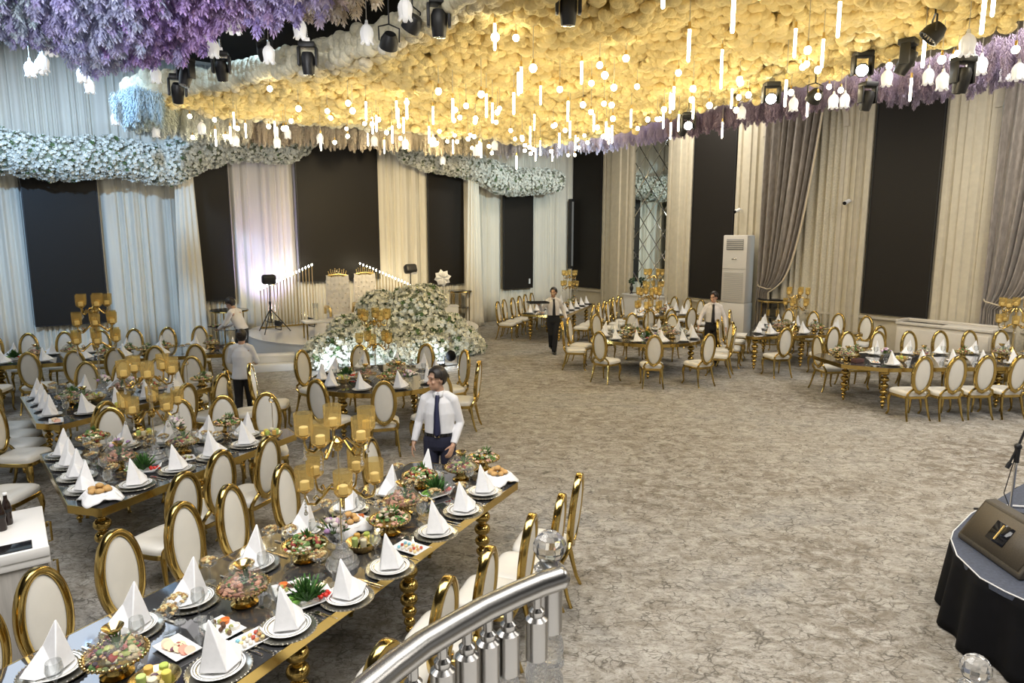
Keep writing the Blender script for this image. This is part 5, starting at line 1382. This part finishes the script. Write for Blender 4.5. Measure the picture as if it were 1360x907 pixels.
t = thing('air_conditioner', 'tall white floor-standing air conditioner beside the black panel', 'air conditioner', RW(7.72, .62, 0), math.atan2(RD[1], RD[0])+.12)
m = MB(); m.box((0, 0, .55), (.76, .46, 1.1), r=.02); m.build('plinth', ac_white, t)
m = MB(); m.box((0, 0, 2.05), (.74, .44, 1.9), r=.03); m.build('body', ac_white, t)
m = MB(); m.box((0, -.225, 2.74), (.52, .02, .30), r=.01); m.build('outlet_frame', grey_grille, t)
for k in range(5):
    m = MB(); m.box((0, -.24, 2.63+.055*k), (.5, .02, .018)); m.build('outlet_slat', ac_white, t)
m = MB(); m.box((0, -.226, 2.33), (.16, .012, .03), r=.005); m.build('badge', chrome, t)
m = MB(); m.box((0, -.222, 2.06), (.70, .012, .006)); m.box((0, -.222, 1.1), (.74, .02, .006)); m.build('panel_seam', grey_grille, t)
m = MB()
for k in range(15): m.box((0, -.228, 1.2+.053*k), (.58, .02, .02))
m.build('louver_grille', principled('louvre_grey', (.48, .47, .45), .5), t)  # louvre bars a little darker than the casing
white_con = noisy(principled('beige_lacquer', (.60, .56, .49), .4), 5, .04)
t = thing('white_console', 'white serving console with a dark slot under the black panel', 'cabinet', RW(13.3, .80, 0), math.atan2(RD[1], RD[0]))
m = MB(); m.box((0, 0, .49), (1.9, .55, .98), r=.012); m.build('body', white_con, t)
m = MB(); m.box((0, .0, 1.02), (1.94, .6, .06), r=.01); m.build('top', white_con, t)
m = MB(); m.box((-.45, -.04, 1.053), (.85, .26, .006), r=.002); m.build('tray_slot', black_g, t)
m = MB(); m.box((-.95, 0, 1.075), (.04, .6, .05), r=.008); m.box((0, .28, 1.075), (1.94, .04, .05), r=.008); m.build('gallery', white_con, t)
for s in (-1, 1):
    d = MB().box((s*.47, -.285, .49), (.88, .03, .84), r=.008).build('door', white_con, t)
    MB().tube([(s*.1, -.31, .5), (s*.1, -.31, .7)], .01, 6).build('handle', gold, d)

# white wooden cabinet with cola bottles
c0 = at(52, 672, .88); c1 = at(62, 737, .88); d = (c1[0]-c0[0], c1[1]-c0[1]); ang = math.atan2(d[1], d[0]); L = 1.02
cx, cy = (c0[0]+c1[0])/2, (c0[1]+c1[1])/2; nx, ny = math.sin(ang), -math.cos(ang)
W_ = .75; cc = (cx-abs(nx)*W_/2, cy-ny*math.copysign(1, nx)*W_/2)
t = thing('serving_cabinet', 'pale wooden serving cabinet with a black tray recess and cola bottles on top', 'cabinet', (cc[0], cc[1], 0), ang)
m = MB(); m.box((0, 0, .41), (L, W_, .82), r=.008); m.build('body', wood_w, t)
m = MB(); m.box((0, 0, .85), (L+.04, W_+.04, .06), r=.008); m.build('worktop', white_lac, t)
m = MB(); m.box((L/2-.19, -.02, .8815), (.27, W_*.86, .006), r=.003); m.build('tray_recess', black_g, t)
m = MB(); m.box((L/2+.015, 0, .91), (.03, W_+.04, .07), r=.006); m.build('rail', white_lac, t)
sg = 1 if nx < 0 else -1
ydoor = W_/2+.012 if (math.cos(ang)*0-math.sin(ang)*-1)*0+(-math.sin(ang)) > 0 else -(W_/2+.012)
for k, sx in enumerate((-.25, .25)):
    dd = MB().box((sx, ydoor, .42), (.46, .02, .74), r=.004).build('door', wood_w, t)
    MB().tube([(sx+(.15 if k else -.15), ydoor*1.05, .62), (sx+(.15 if k else -.15), ydoor*1.12, .62), (sx+(.15 if k else -.15), ydoor*1.12, .78), (sx+(.15 if k else -.15), ydoor*1.05, .78)], .009, 6).build('handle', gold, dd)
def bottle_proto():
    r = empty('cola_bottle')
    m = MB(); m.lathe([(0, 0), (.03, 0), (.033, .01), (.031, .05), (.029, .08), (.033, .11), (.032, .135), (.02, .18), (.013, .2), (.0125, .235), (0, .235)], 16); m.build('glass_body', cola, r)
    m = MB(); m.lathe([(0, .232), (.016, .232), (.016, .246), (.012, .25), (0, .25)], 14); m.build('cap', white_pl, r)
    m = MB(); m.lathe([(.0325, .10), (.0338, .112), (.0335, .125)], 16); m.build('label', black, r)
    return r
for k, (px, py, lab) in enumerate(((11, 696, 'dark cola bottle on the pale cabinet, nearer the tray recess end'), (3, 704, 'dark cola bottle at the frame edge on the pale cabinet'), (-8, 690, 'dark cola bottle at the back of the pale cabinet'))):
    x, y = at(px, py, .882); place('bottle', bottle_proto, (x, y, .882), k, lab, 'bottle', 'cola bottles', 1.0)

# ------------------------------------------------------------------ bandstand with monitor and microphone
rim = [at(px, py, .6) for px, py in ((1323, 664), (1290, 682), (1266, 706), (1263, 716), (1271, 738), (1302, 768), (1335, 786), (1362, 798))]
rim += [(rim[-1][0]+.5, rim[-1][1]-.45), (6.2, 3.9), (6.2, 7.2)]; rim += [at(1380, 630, .6)]
bcx, bcy = 4.6, 5.2
t = thing('band_stage', 'low stage with a pleated black skirt beside the open carpet', 'stage', (bcx, bcy, 0))
loc = [(x-bcx, y-bcy) for x, y in rim]
m = MB(); m.prism(loc, .56, .6); m.build('stage_floor', stage_blue, t)
per = []; R_ = loc+[loc[0]]
for (a, b) in zip(R_, R_[1:]):
    n = max(2, int(math.hypot(b[0]-a[0], b[1]-a[1])/.02))
    for i in range(n): per.append((a[0]+(b[0]-a[0])*i/n, a[1]+(b[1]-a[1])*i/n))
m = MB(); N = len(per)
def sk(u, v):
    i = int(u*N) % N; p = per[i]; q = per[(i+1) % N]; dx, dy = q[0]-p[0], q[1]-p[1]; L_ = math.hypot(dx, dy) or 1; o = (dy/L_, -dx/L_)
    s = (.034*math.sin(i*.36)+.016*math.sin(i*.17))*(.2+v*1.0)+.04*v
    c = -1 if (p[0]*o[0]+p[1]*o[1]) < 0 else 1
    return (p[0]+o[0]*s*c, p[1]+o[1]*s*c, .595-.585*v)
m.grid(sk, N, 8); solid(m.build('skirt', black_cloth, t), .004)
m = MB(); m.tube([(x, y, .603) for x, y in loc[:8]], .005, 6); m.build('white_piping', white_pl, t)
p0 = at(1300, 720, .62); p1 = at(1356, 765, .62)
mon = [at(1268, 712, .61), at(1349, 770, .61)]
dx, dy = mon[1][0]-mon[0][0], mon[1][1]-mon[0][1]; L = math.hypot(dx, dy); ang = math.atan2(dy, dx)
t = thing('stage_monitor', 'brown wedge-shaped stage monitor loudspeaker on the black-skirted stage', 'speaker', (mon[0][0]+dx/2, mon[0][1]+dy/2, .603), ang)
m = MB(); hw = L/2; prof = [(0, 0), (.0, .035), (.19, .33), (.27, .34), (.42, .10), (.42, 0)]
vs = [(sx*hw, p[0]+.02, p[1]) for sx in (-1, 1) for p in prof]; n = 6
m.add(vs, [tuple(range(n-1, -1, -1)), tuple(range(n, 2*n))]+[(i, (i+1) % n, n+(i+1) % n, n+i) for i in range(n)])
b = m.build('cabinet', brownbox, t, 20); bv = b.modifiers.new('b', 'BEVEL'); bv.width = .012; bv.segments = 2
def onface(u, v, o):                                        # along the sloping face
    sl = Vector((0, .19, .295)).normalized(); nn = Vector((0, -sl.z, sl.y)); return Vector((u, .02, .035))+sl*v+nn*o
m = MB(); m.add([onface(u, v, .003) for u, v in ((-hw+.03, .02), (hw-.03, .02), (hw-.03, .33), (-hw+.03, .33))], [(0, 1, 2, 3)]); solid(m.build('front_face', grille_brown, t), .004)
m = MB(); m.add([onface(u, v, .010) for u, v in ((-.10, .10), (.09, .10), (.09, .26), (-.10, .26))], [(0, 1, 2, 3)]); solid(m.build('handle_recess', black_g, t), .006)
m = MB(); m.tube([onface(-.01, .12, .016), onface(-.01, .25, .016)], .008, 6); m.build('handle', gold_soft, t)
t = thing('microphone_stand', 'microphone stand with a boom arm on the black-skirted stage', 'microphone stand', (*at(1340, 692, .6), .6))
bx_, by_ = at(1340, 692, .6); top = at_y(1351, 602, by_); h = top[2]-.6; ox = top[0]-bx_
m = MB(); m.tube([(0, 0, .03), (ox, 0, h)], .012, 10); m.build('pole', chrome, t)
m = MB()
for k in range(3):
    a = 2*PI*k/3; m.tube([(0, 0, .10), (.28*math.cos(a), .28*math.sin(a), .012)], .010, 6)
m.build('leg', black, t)
m = MB(); m.lathe([(0, -.08), (.02, -.08), (.022, .06), (0, .06)], 10, (ox, 0, h)); m.ball((ox, 0, h+.06), .03, 8, 6); m.build('clutch', black, t)
e = at_y(1372, 548, by_); ex, ez = e[0]-bx_, e[2]-.6
m = MB(); m.tube([(ox-.06, 0, h-.10), (ox, 0, h+.06), (ex, 0, ez)], .010, 8); m.tube([(ox-.075, 0, h-.13), (ox-.05, 0, h-.08)], .018, 8); m.build('boom_arm', black, t)
m = MB(); m.tube([(ox+.02, .012, h+.08), (ox-.02, .02, h*.75), (ox-.05, .03, h*.4), (.02, .03, .1), (.1, .05, .012)], .004, 5); m.build('cable', black, t)
sx_, sy_ = at(1322, 672, .6)
tag(MB().tube([(0, 0, .012), (.12, -.02, .012), (.6, -.1, .012)], .01, 6).build('white_cable', white_pl, None, 40, (sx_+.08, sy_-.02, .601)), 'white cable lying on the blue-grey stage floor behind the monitor', 'cable')

# ------------------------------------------------------------------ handrail with crystal balusters
struct(MB().box((.2, -.35, 1.27), (3.4, 3.4, .16)).build('floor_balcony', white_lac)).location = (0, -.2, 0)
RZ = 2.31
rail = [at(px, py, RZ) for px, py in ((470, 930), (520, 888), (560, 858), (600, 834), (640, 811), (680, 792), (715, 777), (742, 768))]
t = thing('handrail', 'curved brushed steel handrail on crystal balusters', 'railing', (rail[0][0], rail[0][1], 1.35))
o = t.location
m = MB(); a = rail[0]; b = rail[1]; ext = [(a[0]+(a[0]-b[0])*3, a[1]+(a[1]-b[1])*3)]
m.tube([(x-o[0], y-o[1], RZ-1.35) for x, y in ext+rail], .026, 20); m.ball((rail[-1][0]-o[0], rail[-1][1]-o[1], RZ-1.35), .026, 14, 8)
nw = at(728, 768, RZ); nw = (nw[0]+.0, nw[1]+.055)
m.tube([(rail[-1][0]-o[0], rail[-1][1]-o[1], RZ-1.35), (nw[0]-o[0], nw[1]-o[1], RZ-1.35+.01)], .02, 12); m.build('rail_tube', steel, t, 60)
def crystal_post(m, x, y, z0, z1, r):
    pr = [(0, z0)]; n = 9; h = (z1-z0)/n
    for i in range(n):
        zz = z0+i*h
        for f, k in ((.02, .72), (.08, 1.0), (.16, 1.), (.2, .78), (.45, .98), (.7, .92), (.9, .7)): pr.append((r*k, zz+f*h))
    pr.append((0, z1)); m.lathe(pr, 18, (x, y, 0))
for k, (px, py) in enumerate(((713, 778), (675, 795), (648, 807), (620, 823), (587, 841), (548, 868), (500, 905))):
    x, y = at(px, py, RZ)
    m = MB(); crystal_post(m, x-o[0], y-o[1], .0, .80, .026); bal = m.build('baluster', crystal, t, 30)
    m = MB(); m.lathe([(0, .795), (.024, .795), (.024, .885), (.015, .892), (.017, .905), (.010, .912), (.010, RZ-1.35-.02), (0, RZ-1.35-.02)], 16, (x-o[0], y-o[1], 0)); m.build('steel_cap', steel, bal)
def newel(x, y, zb, zc, lab):
    t = thing('newel_post', lab, 'newel post', (x, y, zb)); H_ = zc-zb
    m = MB(); crystal_post(m, 0, 0, 0, H_-.20, .036); m.build('crystal_shaft', crystal, t, 30)
    m = MB(); m.lathe([(0, H_-.20), (.030, H_-.20), (.030, H_-.085), (0, H_-.085)], 18); m.build('steel_collar', steel, t)
    m = MB(); m.lathe([(0, H_-.084), (.036, H_-.08), (.03, H_-.065), (.036, H_-.05), (.02, H_-.036), (0, H_-.03)], 18); m.build('crystal_neck', crystal, t)
    m = MB(); m.ball((0, 0, H_), .038, 10, 7); m.build('crystal_ball', crystal_plain, t, 5)
nx_, ny_, nz_ = at_y(730, 726, nw[1]); newel(nx_, ny_, 1.35, nz_, 'crystal newel post with faceted ball at the end of the steel handrail')
nx_, ny_, nz_ = at_y(1296, 888, 1.62); newel(nx_, ny_, .95, nz_, 'crystal ball newel post standing alone before the black-skirted stage')
struct(MB().box((1.6, 1.0, .475), (1.3, 1.6, .95)).build('floor_stair_landing', white_lac))

# ------------------------------------------------------------------ people
def hand(m, wrist, d, palm, side, curl=.5, s=1.):
    """palm, four fingers and a thumb; d along the forearm, palm = way the palm faces, side = towards the thumb"""
    d = Vector(d).normalized(); p = Vector(palm); p = (p-d*p.dot(d)).normalized(); q = Vector(side); q = (q-d*q.dot(d)-p*q.dot(p)).normalized(); w = Vector(wrist)
    M = Matrix((q, d, p)).transposed()
    m.ball(w+d*.045*s, (.040*s, .052*s, .017*s), 12, 8, M=M)
    m.tube([w-d*.02*s, w+d*.02*s], [.024*s, .026*s], 10)
    for i, L in enumerate((.072, .082, .076, .060)):
        b = w+d*.085*s+q*(.030-.0205*i)*s; a = curl*.5; pts = [w+d*.05*s+q*(.026-.018*i)*s, b]
        cur = b
        for k, f in enumerate((.45, .32, .23)):
            a2 = a+curl*k*.75; cur = cur+(d*math.cos(a2)+p*math.sin(a2))*L*f*s; pts.append(cur)
        m.tube(pts, [.010*s, .0098*s, .009*s, .0082*s, .0066*s], 8)
    b = w+d*.03*s+q*.034*s
    m.tube([w+d*.015*s+q*.018*s, b, b+(q*.55+d*.7+p*.35)*.035*s, b+(q*.45+d*1.1+p*.7)*.055*s], [.014*s, .0125*s, .0105*s, .008*s], 8)
def person(label, loc, rz, J, top='tie', shirt=shirt_m, pants=trous, tie=None, vox=.009, hairstyle='short', s=1., buckle=False):
    t = thing('person', label, 'person', loc, rz); t.scale = (s, s, s)
    V3 = lambda k: Vector(J[k]); hd = V3('head'); yaw = J.get('yaw', 0.); nod = J.get('nod', 0.)
    HM = Matrix.Rotation(yaw, 3, 'Z') @ Matrix.Rotation(nod, 3, 'X'); hp = lambda x, y, z: hd+HM @ Vector((x, y, z))
    pel, ch, nk = V3('pelvis'), V3('chest'), V3('neck')
    m = MB()
    m.ball(hd+HM @ Vector((0, .012, .022)), (.074, .092, .098), 20, 14, M=HM); m.ball(hp(0, -.028, -.052), (.054, .058, .062), 16, 10, M=HM); m.ball(hp(0, -.062, -.092), (.026, .024, .02), 10, 6, M=HM)
    m.tube([hp(0, -.078, .018), hp(0, -.098, -.012), hp(0, -.106, -.03), hp(0, -.088, -.038)], [.009, .012, .016, .012], 8)
    m.ball(hp(0, -.078, .03), (.058, .014, .012), 10, 6, M=HM)
    for q in (-1, 1):
        m.ball(hp(q*.076, .01, -.008), (.010, .02, .031), 8, 6, M=HM); m.ball(hp(q*.04, -.066, -.022), (.022, .02, .018), 8, 6, M=HM)
    m.ball(hp(0, -.088, -.06), (.024, .009, .006), 8, 5, M=HM); m.ball(hp(0, -.086, -.07), (.021, .009, .006), 8, 5, M=HM)
    m.tube([hd+Vector((0, .015, -.05)), nk+Vector((0, 0, .02)), nk+Vector((0, 0, -.06))], [.053, .055, .075], 14)
    up = (ch-pel); m.loft([(pel, .14, .10), (pel*.5+ch*.5, .12, .09), (ch, .15, .10), (nk-Vector((0, 0, .06)), .10, .07)], 18)
    for q in 'LR':
        sh, el, wr = V3('sh'+q), V3('el'+q), V3('wr'+q); m.tube([ch*.4+sh*.6, sh, sh*.5+el*.5, el, el*.5+wr*.5, wr], [.05, .05, .042, .036, .034, .024], 12)
        hand(m, wr, J.get('hd'+q) or (wr-el), J['pm'+q], J['sd'+q], J.get('curl'+q, .5))
        hi, kn, an = V3('hip'+q), V3('kn'+q), V3('an'+q); m.tube([pel*.4+hi*.6, hi, hi*.5+kn*.5, kn, kn*.45+an*.55, an, an-Vector((0, 0, .05))], [.08, .078, .066, .05, .05, .036, .04], 12)
    fuse(m, 'body', skin_m, t, vox)
    e = MB()
    for q in (-1, 1): e.ball(hp(q*.030, -.076, .012), (.008, .005, .0045), 8, 6, M=HM)
    e.build('eye', black_g, t)
    e = MB()
    for q in (-1, 1): e.tube([hp(q*.014, -.094, .036), hp(q*.032, -.092, .041), hp(q*.05, -.078, .034)], [.002, .0028, .0018], 6)
    e.build('eyebrow', hair_m, t)
    # hair cap, open at the face
    hm = MB(); n1_, n2_ = 40, 26; keepf = []
    def hf(u, v):
        a = u*2*PI; b = v*PI; d = Vector((math.sin(b)*math.cos(a), math.sin(b)*math.sin(a), math.cos(b))); w = 1+.012*math.sin(a*23)+.01*math.sin(b*19+a*7)
        return Vector((d.x*.083*w, d.y*.101*w+.014, d.z*.104*w+.03))
    pts = [hf(i/n1_, j/n2_) for j in range(n2_+1) for i in range(n1_+1)]
    for j in range(n2_):
        for i in range(n1_):
            c = (pts[j*(n1_+1)+i]+pts[(j+1)*(n1_+1)+i+1])/2
            front = c.y < -.02
            lim = .088 if c.y < -.055 else (.03 if c.y < .0 else (.0 if c.y < .035 else -.055))
            if hairstyle != 'short' and not front: lim = -.08
            if c.z > lim: keepf.append((j*(n1_+1)+i, j*(n1_+1)+i+1, (j+1)*(n1_+1)+i+1, (j+1)*(n1_+1)+i))
    hm.add([hd+HM @ p for p in pts], keepf); ho = hm.build('hair', hair_m, t); solid(ho, .014, -.3)
    if hairstyle == 'bun':
        b = MB(); b.ball(hp(0, .115, .035), (.05, .045, .05), 14, 10, M=HM); b.build('hair_bun', hair_m, t)
        b = MB(); b.tube([hp(-.035, .155, .045), hp(0, .163, .048), hp(.035, .155, .045)], .006, 6); b.build('hair_clip', chrome, t)
    # clothes
    m = MB(); mid = pel*.55+ch*.45
    hem = J.get('hem', .03); hw = J.get('hemw', .158)
    m.loft([(pel+Vector((0, 0, hem)), hw, hw*.74), (pel+Vector((0, 0, .08)), .160, .115), (mid, .158, .116), (ch-Vector((0, 0, .02)), .166, .122), (ch*.5+nk*.5, .140, .104), (nk-Vector((0, 0, .035)), .085, .075), (nk+Vector((0, .005, .012)), .060, .060)], 26)
    for q in 'LR':
        sh, el, wr = V3('sh'+q), V3('el'+q), V3('wr'+q); w2 = wr*.93+el*.07
        m.ball(sh, .058, 14, 10); m.tube([sh, sh*.5+el*.5, el, el*.5+wr*.5, w2*.9+el*.1, w2], [.057, .052, .046, .043, .038, .036], 14); m.tube([nk+Vector((0, 0, -.03)), nk*.45+sh*.55+Vector((0, 0, .012)), sh], [.05, .052, .055], 12)
    fuse(m, 'shirt', shirt, t, vox*.95, 4)
    if top == 'tie':
        m = MB(); m.tube([nk+Vector((.0, .005, .0)), nk+Vector((0, .0, .028))], [.066, .060], 18); m.build('collar', shirt, t)
        for q in (-1, 1):
            b = MB(); b.add([nk+Vector(p) for p in ((q*.004, -.068, .018), (q*.05, -.045, .03), (q*.055, -.07, -.03), (q*.018, -.092, -.035))], [(0, 1, 2, 3)]); solid(b.build('collar_wing', shirt, t, 0), .006)
        bot = pel+Vector((0, -.135, .05)); chf = ch+Vector((0, -.141, 0)); kf = nk+Vector((0, -.088, -.012)); mf = mid+Vector((0, -.128, 0))
        m = MB(); path = [(kf, .016), (kf+Vector((0, -.008, -.03)), .022), (nk*.55+ch*.45+Vector((0, -.126, -.01)), .018), (chf, .026), (mf, .034), (bot, .038), (bot-Vector((0, .0, .035)), .003)]
        vs = []
        for p, w in path: vs += [p+Vector((-w, .004, 0)), p+Vector((0, -.008, 0)), p+Vector((w, .004, 0))]
        fs = []
        for i in range(len(path)-1):
            for k in range(2): fs.append((i*3+k, i*3+k+1, (i+1)*3+k+1, (i+1)*3+k))
        m.add(vs, fs); solid(m.build('necktie', tie or tie_b, t), .012)
    m = MB(); m.loft([(pel+Vector((0, 0, .045)), .160, .118), (pel-Vector((0, 0, .03)), .168, .122), (pel-Vector((0, 0, .10)), .165, .118), (pel-Vector((0, 0, .15)), .13, .10)], 24)
    for q in 'LR':
        hi, kn, an = V3('hip'+q), V3('kn'+q), V3('an'+q); m.tube([pel*.4+hi*.6, hi, hi*.5+kn*.5, kn, kn*.45+an*.55, an-Vector((0, 0, .03))], [.098, .095, .084, .069, .066, .060], 16)
    fuse(m, 'trousers', pants, t, vox, 4)
    if top == 'tie':
        m = MB(); m.loft([(pel+Vector((0, 0, .012)), .166, .124), (pel+Vector((0, 0, .048)), .164, .122)], 28, cap=False); bl = m.build('belt', black_g, t)
        if buckle: MB().box(tuple(pel+Vector((0, -.128, .03))), (.06, .012, .04), r=.006).build('buckle', chrome, bl)
    for q in 'LR':
        an = V3('an'+q); fy = J.get('toe'+q, (0, -1)); m = MB(); f = Vector((fy[0], fy[1], 0)).normalized(); M = Matrix((Vector((-f.y, f.x, 0)), -f, Vector((0, 0, 1)))).transposed()
        zb = an.z-.07
        m.loft([((0, -.02, zb+.0), .044, .135), ((0, -.02, zb+.02), .046, .138), ((0, -.0, zb+.05), .042, .105), ((0, .05, zb+.085), .04, .05)], 18)
        m.v = [tuple(Vector((an.x, an.y, 0))+f*.05+M @ Vector((v[0], v[1], 0))+Vector((0, 0, v[2]))) for v in m.v]
        m.build('shoe', shoe_m, t)
    return t
STAND = dict(pelvis=(0, 0, .93), chest=(0, .005, 1.20), neck=(0, .01, 1.395), head=(0, -.02, 1.535), shL=(-.150, .01, 1.318), shR=(.150, .01, 1.318), elL=(-.205, .02, 1.07), elR=(.205, .02, 1.07), wrL=(-.22, -.05, .85), wrR=(.22, -.05, .85), pmL=(1, .2, 0), pmR=(-1, .2, 0), sdL=(0, -1, 0), sdR=(0, -1, 0), hipL=(-.085, 0, .88), hipR=(.085, 0, .88), knL=(-.095, -.01, .48), knR=(.095, -.01, .48), anL=(-.10, .02, .075), anR=(.10, .02, .075), curlL=.55, curlR=.55)
def pose(**k): d = dict(STAND); d.update(k); return d
# waiter behind the handrail table
person('person in white shirt and navy tie standing beyond the handrail table, looking aside', (-.77, 7.02, 0), -.1,
       pose(yaw=-.85, nod=.05, head=(-.015, -.03, 1.545), elL=(-.225, .02, 1.07), wrL=(-.265, -.06, .86), elR=(.215, .05, 1.06), wrR=(.165, -.12, .86), pmL=(1, .3, 0), pmR=(-.9, .5, 0), sdR=(-.4, -1, 0)), 'tie', shirt_m, navy, tie_n, .0072, 'short', 1.0, True)
# woman seen from behind
person('person with dark bun, white blouse and black trousers, seen from behind', (-4.32, 10.75, 0), PI+.12,
       pose(head=(0, -.05, 1.50), nod=.35, neck=(0, -.02, 1.375), elL=(-.225, -.06, 1.09), wrL=(-.16, -.28, 1.03), elR=(.225, -.06, 1.09), wrR=(.16, -.28, 1.03), hem=-.13, hemw=.19, pmL=(0, 0, -1), pmR=(0, 0, -1), sdL=(1, 0, 0), sdR=(-1, 0, 0), anL=(-.09, -.10, .075), anR=(.09, .12, .075), knR=(.09, .0, .48)), 'blouse', shirt_m, trous, None, .009, 'bun', .94)
# waiter bending over the third table
person('person in a pale shirt leaning over with a dish beside the stage steps', (-5.93, 14.75, 0), -PI/2-.15,
       pose(pelvis=(0, .04, .93), chest=(0, -.05, 1.19), neck=(0, -.12, 1.37), head=(0, -.19, 1.495), nod=.4, shL=(-.175, -.1, 1.32), shR=(.175, -.1, 1.32), elL=(-.22, -.22, 1.07), elR=(.22, -.22, 1.07), wrL=(-.12, -.42, .97), wrR=(.12, -.42, .97), pmL=(0, 0, 1), pmR=(0, 0, 1), sdL=(-1, 0, 0), sdR=(1, 0, 0), hipL=(-.085, .04, .88), hipR=(.085, .04, .88), curlL=.25, curlR=.25), 'tie', shirt_w, trous, tie_b, .01, 'short', 1.03)
dx_, dy_ = rot((0, -.50), -PI/2-.15)
t = thing('carried_dish', 'dark oval dish of appetisers held by the waiter before the steps', 'dish', (-5.93+dx_*1.03, 14.75+dy_*1.03, 1.01), .3)
m = MB(); m.lathe([(0, 0), (.12, 0), (.19, .03), (.18, .033), (.11, .012), (0, .012)], 22, sx=1.2); m.build('plate', black_g, t)
m = MB(); heap(m, .13, .05, 30, FRUITS+MEATS+GREENS, .02, (.015, .028)); m.build('food_pile', food, t)
# waiter walking with a tray
person('person in white shirt and black tie walking from the corner table with a raised tray', (1.05, 17.3, 0), .12,
       pose(yaw=-.45, elL=(-.30, -.06, 1.10), wrL=(-.40, -.2, 1.26), hdL=(-.15, -.75, .25), pmL=(0, 0, 1), sdL=(-1, 0, 0), curlL=.1, elR=(.27, .05, 1.09), wrR=(.33, -.03, .87), knL=(-.05, .03, .49), anL=(-.0, .26, .16), knR=(.05, -.07, .48), anR=(.02, -.06, .075)), 'tie', shirt_w, trous, tie_b, .01, 'short', 1.02)
wx, wy = rot((-.44, -.32), .12)
t = thing('carried_tray', 'flat dark serving tray on the raised hand of the walking waiter', 'tray', (1.05+wx*1.02, 17.3+wy*1.02, 1.335), .2)
m = MB(); m.box((0, 0, .008), (.5, .36, .016), r=.007); m.build('tray_base', black_g, t)
m = MB()
for a, b, c, d_ in ((-.25, 0, .012, .36), (.25, 0, .012, .36), (0, .18, .5, .012), (0, -.18, .5, .012)): m.box((a, b, .022), (c, d_, .03))
m.build('rim', black, t)
# waiter at the round table
person('person in white shirt and black tie standing by the open-hall round table, looking down', (4.70, 15.86, 0), -.25,
       pose(yaw=-.6, nod=.15, elL=(-.26, .0, 1.09), wrL=(-.31, -.12, .88), elR=(.25, .04, 1.08), wrR=(.29, -.03, .84), anR=(.11, -.08, .075), anL=(-.11, .08, .075)), 'tie', shirt_w, trous, tie_b, .01, 'short', 1.03)

# ------------------------------------------------------------------ light
def area(name, loc, rot_, size, power, col=(1, 1, 1)):
    l = bpy.data.lights.new(name, 'AREA'); l.shape = 'RECTANGLE'; l.size, l.size_y = size; l.energy = power; l.color = col
    o = bpy.data.objects.new(name, l); COL.objects.link(o); o.location = loc; o.rotation_euler = rot_; return o
def spot(name, loc, target, power, col, ang=50, blend=.8, r=.1):
    l = bpy.data.lights.new(name, 'SPOT'); l.energy = power; l.color = col; l.spot_size = math.radians(ang); l.spot_blend = blend; l.shadow_soft_size = r
    o = bpy.data.objects.new(name, l); COL.objects.link(o); o.location = loc
    o.rotation_euler = (Vector(target)-Vector(loc)).to_track_quat('-Z', 'Y').to_euler(); return o
for x, y in ((-.2, 9.6), (2.2, 8.6), (4.4, 8.2), (-2.6, 12.6), (.6, 12.2), (3.2, 11.4), (-4.8, 14.2), (-1.4, 15.4), (1.6, 15.2)):  # unseen point lights added to spread warm bulb light over the canopy
    l = bpy.data.lights.new('bulb_fill', 'POINT'); l.energy = 22; l.color = (1, .82, .50); l.shadow_soft_size = .12
    o = bpy.data.objects.new('bulb_fill', l); COL.objects.link(o); o.location = (x, y, 4.55)
w = bpy.data.worlds.new('world'); SC.world = w; w.use_nodes = True
w.node_tree.nodes['Background'].inputs['Color'].default_value = (1, .97, .93, 1); w.node_tree.nodes['Background'].inputs['Strength'].default_value = .40
area('house_light', (8.2, 8.0, 7.2), (0, 0, 0), (4, 10), 1000, (1, .95, .88))
area('house_light', (-1.0, 2.2, 7.2), (0, 0, 0), (9, 4), 950, (1, .97, .93))
area('house_light', (-9.5, 9.5, 7.2), (0, 0, 0), (4, 10), 340, (.75, .87, 1))
area('house_light', (4.5, 19.5, 7.2), (0, 0, .64), (5, 3), 380, (1, .93, .82))
spot('wisteria_fill', (-3.2, 1.2, 3.9), (-4.0, 7.6, 5.7), 1700, (.94, .95, 1.), 52, 1., .4)  # unseen lamp added to brighten the wisteria, no such fixture known
spot('cold_wash', (-7.0, 9.0, 6.3), LW(15.0, .2, 3.4), 1900, (.36, .62, 1.), 62)
spot('cold_wash', (-3.2, 10.6, 6.4), LW(13.0, .2, 5.0), 450, (.45, .70, 1.), 45)
spot('cold_wash', (3.2, 14.8, 4.8), LW(3.0, .2, 3.6), 1500, (.6, .85, 1.), 42)
spot('violet_wash', (-6.1, 18.0, .8), LW(11.5, .1, 2.2), 300, (.46, .42, 1.), 70)
spot('warm_wash', (-1.2, 14.5, 5.0), LW(8.0, .2, 3.0), 1100, (1, .80, .48), 62)
for x, y in LIGHTS_UP:
    l = bpy.data.lights.new('uplight_glow', 'POINT'); l.energy = 22; l.color = (.7, .84, 1); l.shadow_soft_size = .08
    o = bpy.data.objects.new('uplight_glow', l); COL.objects.link(o); o.location = (x, y-.02, .2)
vs_ = SC.view_settings; vs_.view_transform = 'Standard'; vs_.look = 'None'; vs_.gamma = 1; vs_.use_curve_mapping = False; vs_.exposure = .0
SC.cycles.max_bounces = 7; SC.cycles.transparent_max_bounces = 14; SC.cycles.transmission_bounces = 6; SC.cycles.caustics_reflective = False; SC.cycles.caustics_refractive = False; SC.cycles.sample_clamp_indirect = 6
SC.cycles.use_denoising = True

# name the dishes by their order from the railing
for (kind, where), L_ in DISHES.items():
    L_.sort(key=lambda o: math.hypot(o.location.x, o.location.y)); lab = KINDS_[kind][0]
    for i, o in enumerate(L_): o['label'] = '%s, %s from the railing on %s' % (lab, ORD[i], where) if len(L_) > 1 else '%s on %s' % (lab, where)
